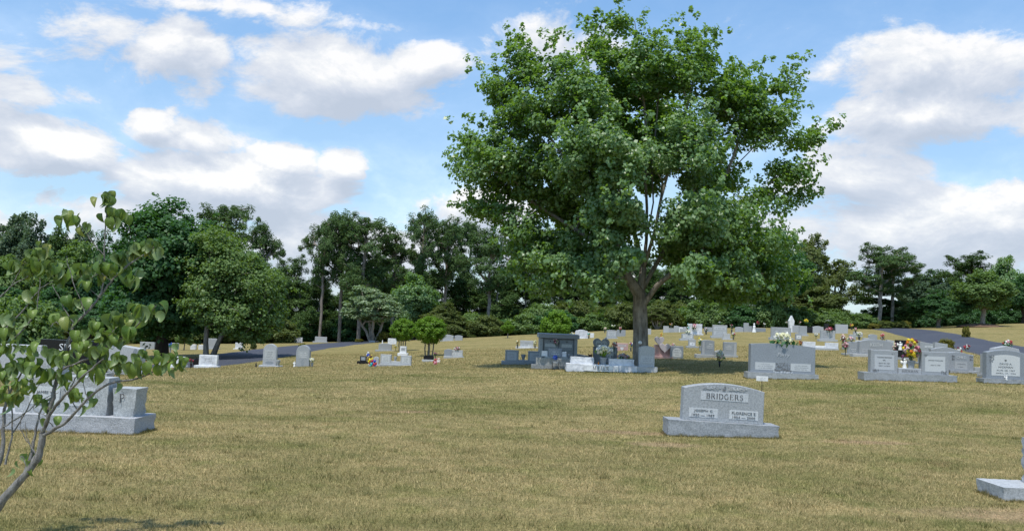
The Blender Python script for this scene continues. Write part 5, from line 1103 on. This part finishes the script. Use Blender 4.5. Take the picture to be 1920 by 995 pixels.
bouquet('red and white flower spray atop the far right headstone', 1889, 651, 635, 20, ['petal_red', 'petal_white', 'petal_pink', 'petal_white'], d=26.5, on=True, holder='none', hold=0, heads=18, parts=True, hs=6)
t, dR = monument('arched grey headstone with large white panel at the far right', (1845, 1932, 711, 720), [I(1853, 1925, 656, 711, mat='dark', top='wide', th=.22, panels=[(.13, .87, .12, .84, 'panel', 'wide', 0)],
    text=[('DAVID A.', .5, .50, .32, .06, 'engraving_mid'), ('HICKMAN', .5, .39, .38, .06, 'engraving_mid'), ('AUG. 28, 1957', .5, .28, .48, .045, 'engraving_mid'), ('APRIL 17, 1996', .5, .18, .52, .045, 'engraving_mid')], carve=[(.13, .68, .12, .24, 26, 'engraving_mid', .024), (.5, .64, .05, .06, 10, 'engraving_dark', .02)])], 'granite', None, .42)
figurine('small white angel at the foot of the arched far right headstone', 1887, 713, 703, dR + .03, on=True)

# mulch mound under the yellowish tree
q = at(1843, 604, 90); V, Fc = lathe([(2.6, -.1), (2.2, .06), (1.4, .2), (.5, .3), (.001, .32)], 20); V = V + np.random.RandomState(2).randn(*V.shape) * .03
def mulch_f(t): n = t.noise(objc(t), 30, 3, .7); return pbsdf(t, t.mix(n, (.09, .055, .035), (.20, .13, .09)), .95, .1, bump(t, n, .8, .03))
tag(obj('mulch_mound', mesh_np('mulch_mound', V, Fc, True), None, q, material('mulch', mulch_f)), kind='structure')

# ------------------------------------------------------------------ dogwood sapling in the near left
def dogleaf(seed):
    r = np.random.RandomState(seed); nu, nv = 7, 9; V = []; ac = []; al = []
    curl = r.uniform(.8, 2.1); foldk = r.uniform(.35, .9)
    for j in range(nv):
        v = j / (nv - 1); wd = .36 * math.sin(PI * v ** .82) ** .75 * (1 - .12 * v) if 0 < v < 1 else 0.0; wd = max(wd, .004)
        a = curl * v; yy = math.sin(a) / curl; zz = -(1 - math.cos(a)) / curl
        for i in range(nu):
            u = i / (nu - 1) * 2 - 1; V.append((u * wd, yy, zz + foldk * abs(u) ** 1.4 * wd - .03 * math.cos(v * 28) * abs(u) * wd)); ac.append(u); al.append(v)
    V = np.array(V); ix = np.arange(nu * nv).reshape(nv, nu)
    return mesh_np('leaf', V, np.stack([ix[:-1, :-1], ix[:-1, 1:], ix[1:, 1:], ix[1:, :-1]], -1).reshape(-1, 4), True, {'across': ac, 'along': al})
DM = [dogleaf(i) for i in range(5)]
for m in DM: m.materials.append(M['leaf_dogwood'])
DS = 5.6; rb = at(-70, 1045, DS); sap = thing('dogwood_sapling', 'slender dogwood sapling with pale bark and curled green leaves at far left', 'sapling', rb)
rnd = np.random.RandomState(12)
def br(pts, r0, r1, dy0=0., dy1=0.):
    n = len(pts); o = []
    for i, p in enumerate(pts):
        u = i / (n - 1); o.append(np.array(P(p[0], p[1], DS + dy0 + (dy1 - dy0) * u) - rb))
    o = np.array(o); m = n * 4; s = np.linspace(0, n - 1, m); q = np.stack([np.interp(s, range(n), o[:, j]) for j in range(3)], -1)
    for _ in range(3): q[1:-1] = (q[:-2] + q[2:] + 2 * q[1:-1]) / 4
    q[1:-1] += rnd.randn(m - 2, 3) * .0022; return tube_np(q, np.linspace(r0, r1, m) * (1 + .08 * rnd.randn(m)), 8)
wood = [br([(-75, 1062), (-40, 1000), (0, 942), (45, 893), (74, 857), (80, 811)], .034, .021), br([(80, 811), (90, 781), (108, 754), (127, 735), (160, 700), (195, 672)], .014, .005, 0, -.25),
        br([(80, 818), (99, 805), (116, 797), (145, 769), (163, 748), (199, 716), (259, 711), (300, 691), (332, 668)], .013, .003, 0, -.3), br([(90, 781), (102, 730), (111, 696), (120, 660), (133, 630), (138, 605), (160, 590), (186, 557), (208, 527), (238, 497), (268, 479), (296, 458)], .015, .003, 0, .2),
        br([(186, 557), (193, 538), (195, 479), (197, 415), (203, 382), (201, 366)], .006, .0025, .1, .1), br([(195, 479), (167, 445), (149, 419), (138, 404)], .0035, .002, .1, 0), br([(198, 441), (207, 425), (218, 408)], .003, .002, .1, .1),
        br([(111, 696), (140, 682), (167, 672), (197, 653), (238, 627), (275, 594), (294, 572)], .008, .0025, 0, -.3), br([(167, 672), (178, 650), (223, 609), (232, 600)], .004, .002, -.1, -.1), br([(138, 605), (123, 583), (98, 534)], .004, .002), br([(160, 590), (128, 500), (125, 480)], .003, .002),
        br([(133, 630), (105, 600), (95, 612)], .004, .002, 0, -.1), br([(45, 893), (60, 850), (64, 820), (75, 770), (95, 745)], .012, .004, 0, .1), br([(-60, 640), (0, 627), (37, 590), (63, 557), (78, 538), (111, 520)], .007, .002, .2, .2), br([(-60, 665), (0, 650), (30, 631), (56, 605), (71, 575), (75, 520)], .008, .002, .1, .1),
        br([(-60, 590), (0, 560), (22, 534), (63, 512)], .007, .002, .2, .2), br([(22, 534), (40, 500), (62, 478)], .003, .0015, .2, .2), br([(-40, 1000), (-15, 900), (5, 856), (6, 781), (14, 740), (40, 700), (60, 660)], .018, .003, .1, .2), br([(6, 800), (40, 780), (75, 750), (110, 735)], .005, .002, .1, 0),
        br([(10, 870), (25, 810), (22, 760), (10, 700), (-10, 660)], .007, .002, .1, .2), br([(25, 810), (50, 770), (62, 740), (85, 700)], .005, .002, .1, .1), br([(70, 860), (50, 820), (48, 790)], .004, .0015), br([(55, 885), (40, 850), (38, 862)], .004, .002), br([(100, 800), (82, 775), (62, 772), (64, 745)], .003, .0015),
        br([(145, 769), (130, 745), (120, 728)], .004, .002), br([(163, 748), (158, 720), (150, 700)], .003, .0015), br([(60, 840), (35, 800), (45, 768)], .0035, .0012), br([(-60, 720), (0, 700), (20, 735)], .005, .002, .1, .1), br([(127, 735), (145, 700), (155, 672)], .004, .002), br([(208, 527), (190, 510), (172, 520)], .003, .0015, .1, 0), br([(186, 557), (155, 530), (150, 505)], .003, .0015, .1, .2)]
V, Fc = join(wood); obj('trunk', mesh_np('trunk', V, Fc, True), sap, mat=M['bark_dogwood'])
spots = [(202, 372, 8, .1), (203, 398, 5, .1), (222, 410, 6, .1), (125, 404, 3, 0), (142, 412, 4, 0), (162, 425, 2, 0), (60, 478, 8, .2), (85, 470, 5, .2), (75, 502, 7, .2), (100, 500, 6, .2), (20, 495, 6, .2), (45, 508, 5, .2), (112, 515, 4, .2), (150, 505, 6, .2), (188, 485, 4, .1), (187, 508, 7, .1), (228, 482, 8, .2), (228, 505, 5, .2), (248, 518, 4, .2), (256, 466, 7, .2), (282, 457, 6, .2), (293, 465, 3, .2),
         (170, 525, 5, .1), (206, 500, 5, .1), (62, 548, 5, .2), (128, 565, 3, 0), (153, 568, 3, 0), (112, 595, 7, 0), (133, 600, 5, 0), (182, 610, 6, -.1), (215, 596, 9, -.2), (238, 598, 8, -.2), (268, 580, 8, -.3), (292, 582, 4, -.3), (200, 628, 6, -.2), (240, 622, 5, -.3), (55, 592, 4, .1), (14, 590, 3, .1), (160, 650, 6, -.1), (190, 655, 7, -.1), (103, 665, 9, 0), (86, 695, 7, 0), (50, 675, 7, .1), (28, 690, 5, .1), (8, 705, 6, .1), (40, 720, 6, 0), (20, 748, 5, 0),
         (125, 682, 7, 0), (150, 692, 7, 0), (175, 662, 6, -.1), (178, 692, 6, -.1), (218, 668, 10, -.2), (238, 680, 7, -.2), (268, 668, 7, -.3), (288, 675, 6, -.3), (308, 672, 5, -.3), (330, 672, 5, -.3), (225, 700, 3, -.2), (258, 692, 4, -.3), (140, 735, 6, 0), (160, 742, 4, 0), (172, 752, 3, 0), (76, 750, 5, 0), (92, 757, 4, 0), (108, 780, 3, 0), (35, 862, 3, 0), (62, 872, 2, 0), (5, 650, 6, .1), (30, 655, 5, .1), (70, 660, 5, 0), (60, 700, 5, 0), (5, 725, 5, 0), (30, 740, 4, 0), (60, 735, 4, 0), (110, 710, 5, 0), (195, 690, 5, -.1), (140, 665, 5, 0), (20, 620, 4, .1), (-10, 690, 5, .1), (310, 688, 4, -.3), (335, 688, 3, -.3), (345, 676, 3, -.3), (150, 625, 4, -.1), (215, 640, 4, -.2)]
spots = [s if len(s) == 4 else s for s in spots]
nleaf = 0; XL = []; LV = []
for m in DM: q_ = np.zeros(len(m.vertices) * 3, np.float32); m.vertices.foreach_get('co', q_); LV.append(q_.reshape(-1, 3))
spots = [(px, py, max(3, int(n * 1.35)), dy) for px, py, n, dy in spots]
for px, py, n, dy in spots:
    c = np.array(P(px, py - 5, DS + dy) - rb); a0 = rnd.rand() * 6.28
    for i in range(n):
        a = a0 + 2 * PI * i / n + rnd.randn() * .35; s = .110 * (.62 + .5 * rnd.rand()); dr = rnd.uniform(.35, 1.3)
        if i >= n * .82 or nleaf >= 299:
            m = rnd.randint(5); Rm = np.array(Matrix.Rotation(a, 3, 'Z') @ Matrix.Rotation(-dr, 3, 'X')); XL.append((LV[m] * s * .8 @ Rm.T + c + rnd.randn(3) * .03, m)); continue
        o = obj('leaf', DM[rnd.randint(5)], sap, tuple(c + rnd.randn(3) * np.array([.022, .025, .018])))
        o.rotation_euler = (Matrix.Rotation(a, 3, 'Z') @ Matrix.Rotation(-dr, 3, 'X') @ Matrix.Rotation(rnd.randn() * .35, 3, 'Y')).to_euler(); o.scale = (s * (.85 + .3 * rnd.rand()), s, s); nleaf += 1

ixl = np.arange(63).reshape(9, 7); FL = np.stack([ixl[:-1, :-1], ixl[:-1, 1:], ixl[1:, 1:], ixl[1:, :-1]], -1).reshape(-1, 4)
V, Fc = join([(v, FL) for v, m in XL]); ac = np.tile(np.tile(np.linspace(-1, 1, 7), 9), len(XL)); al = np.tile(np.repeat(np.linspace(0, 1, 9), 7), len(XL))
tag(obj('foliage', mesh_np('foliage', V, Fc, True, {'across': ac, 'along': al}), sap, mat=M['leaf_dogwood']), kind='stuff')

# longer uncut grass against the near stones
rs = np.random.RandomState(44); Vt = []
for cx, cy, W, dp in TUFT:
    per = W + 2 * dp; n = int(per * (900 if cy < 15 else 350)); u = rs.rand(n) * per
    x = np.where(u < W, cx - W / 2 + u, np.where(u < W + dp, cx - W / 2 - .012, cx + W / 2 + .012)); y = np.where(u < W, cy - .015, cy + (u - W) % dp)
    x = x + rs.randn(n) * .012; y = y - np.abs(rs.randn(n)) * .018; z = ground_np(x, y) - .01
    cl_ = .5 + .5 * np.sin(u * 9 + cx) * np.sin(u * 23); h = (.03 + .055 * rs.rand(n) * cl_); a = rs.rand(n) * 6.28; wd = .006 if cy < 15 else .012
    b = np.stack([x, y, z], -1); sd = np.stack([np.cos(a), np.sin(a), 0 * a], -1) * wd / 2; tip = b + np.stack([rs.randn(n) * .015, -np.abs(rs.randn(n)) * .015, h], -1)
    Vt.append(np.stack([b - sd, b + sd, tip], 1).reshape(-1, 3))
for _ in range(420):                                # scattered greener clumps and runners
    cy = 6.2 + 12 * rs.rand() ** 1.4; cx = (rs.rand() * 2 - 1) * .62 * cy; n = rs.randint(14, 50); sp_ = rs.uniform(.02, .07)
    x = cx + rs.randn(n) * sp_ * 1.5; y = cy + rs.randn(n) * sp_; z = ground_np(x, y) - .005; h = rs.uniform(.025, .055) * (.5 + rs.rand(n)); a = rs.rand(n) * 6.28
    b = np.stack([x, y, z], -1); sd = np.stack([np.cos(a), np.sin(a), 0 * a], -1) * .0045; tip = b + np.stack([rs.randn(n) * .02, rs.randn(n) * .02, h], -1)
    Vt.append(np.stack([b - sd, b + sd, tip], 1).reshape(-1, 3))
Vt = np.concatenate(Vt)
tag(obj('grass_tufts', mesh_np('grass_tufts', Vt, np.arange(len(Vt)).reshape(-1, 3), False, {'tint': np.repeat(rs.rand(len(Vt) // 3) * .6, 3)}), mat=M['blade']), 'longer uncut grass and green clumps by the near stones and across the lawn', 'grass', kind='stuff')
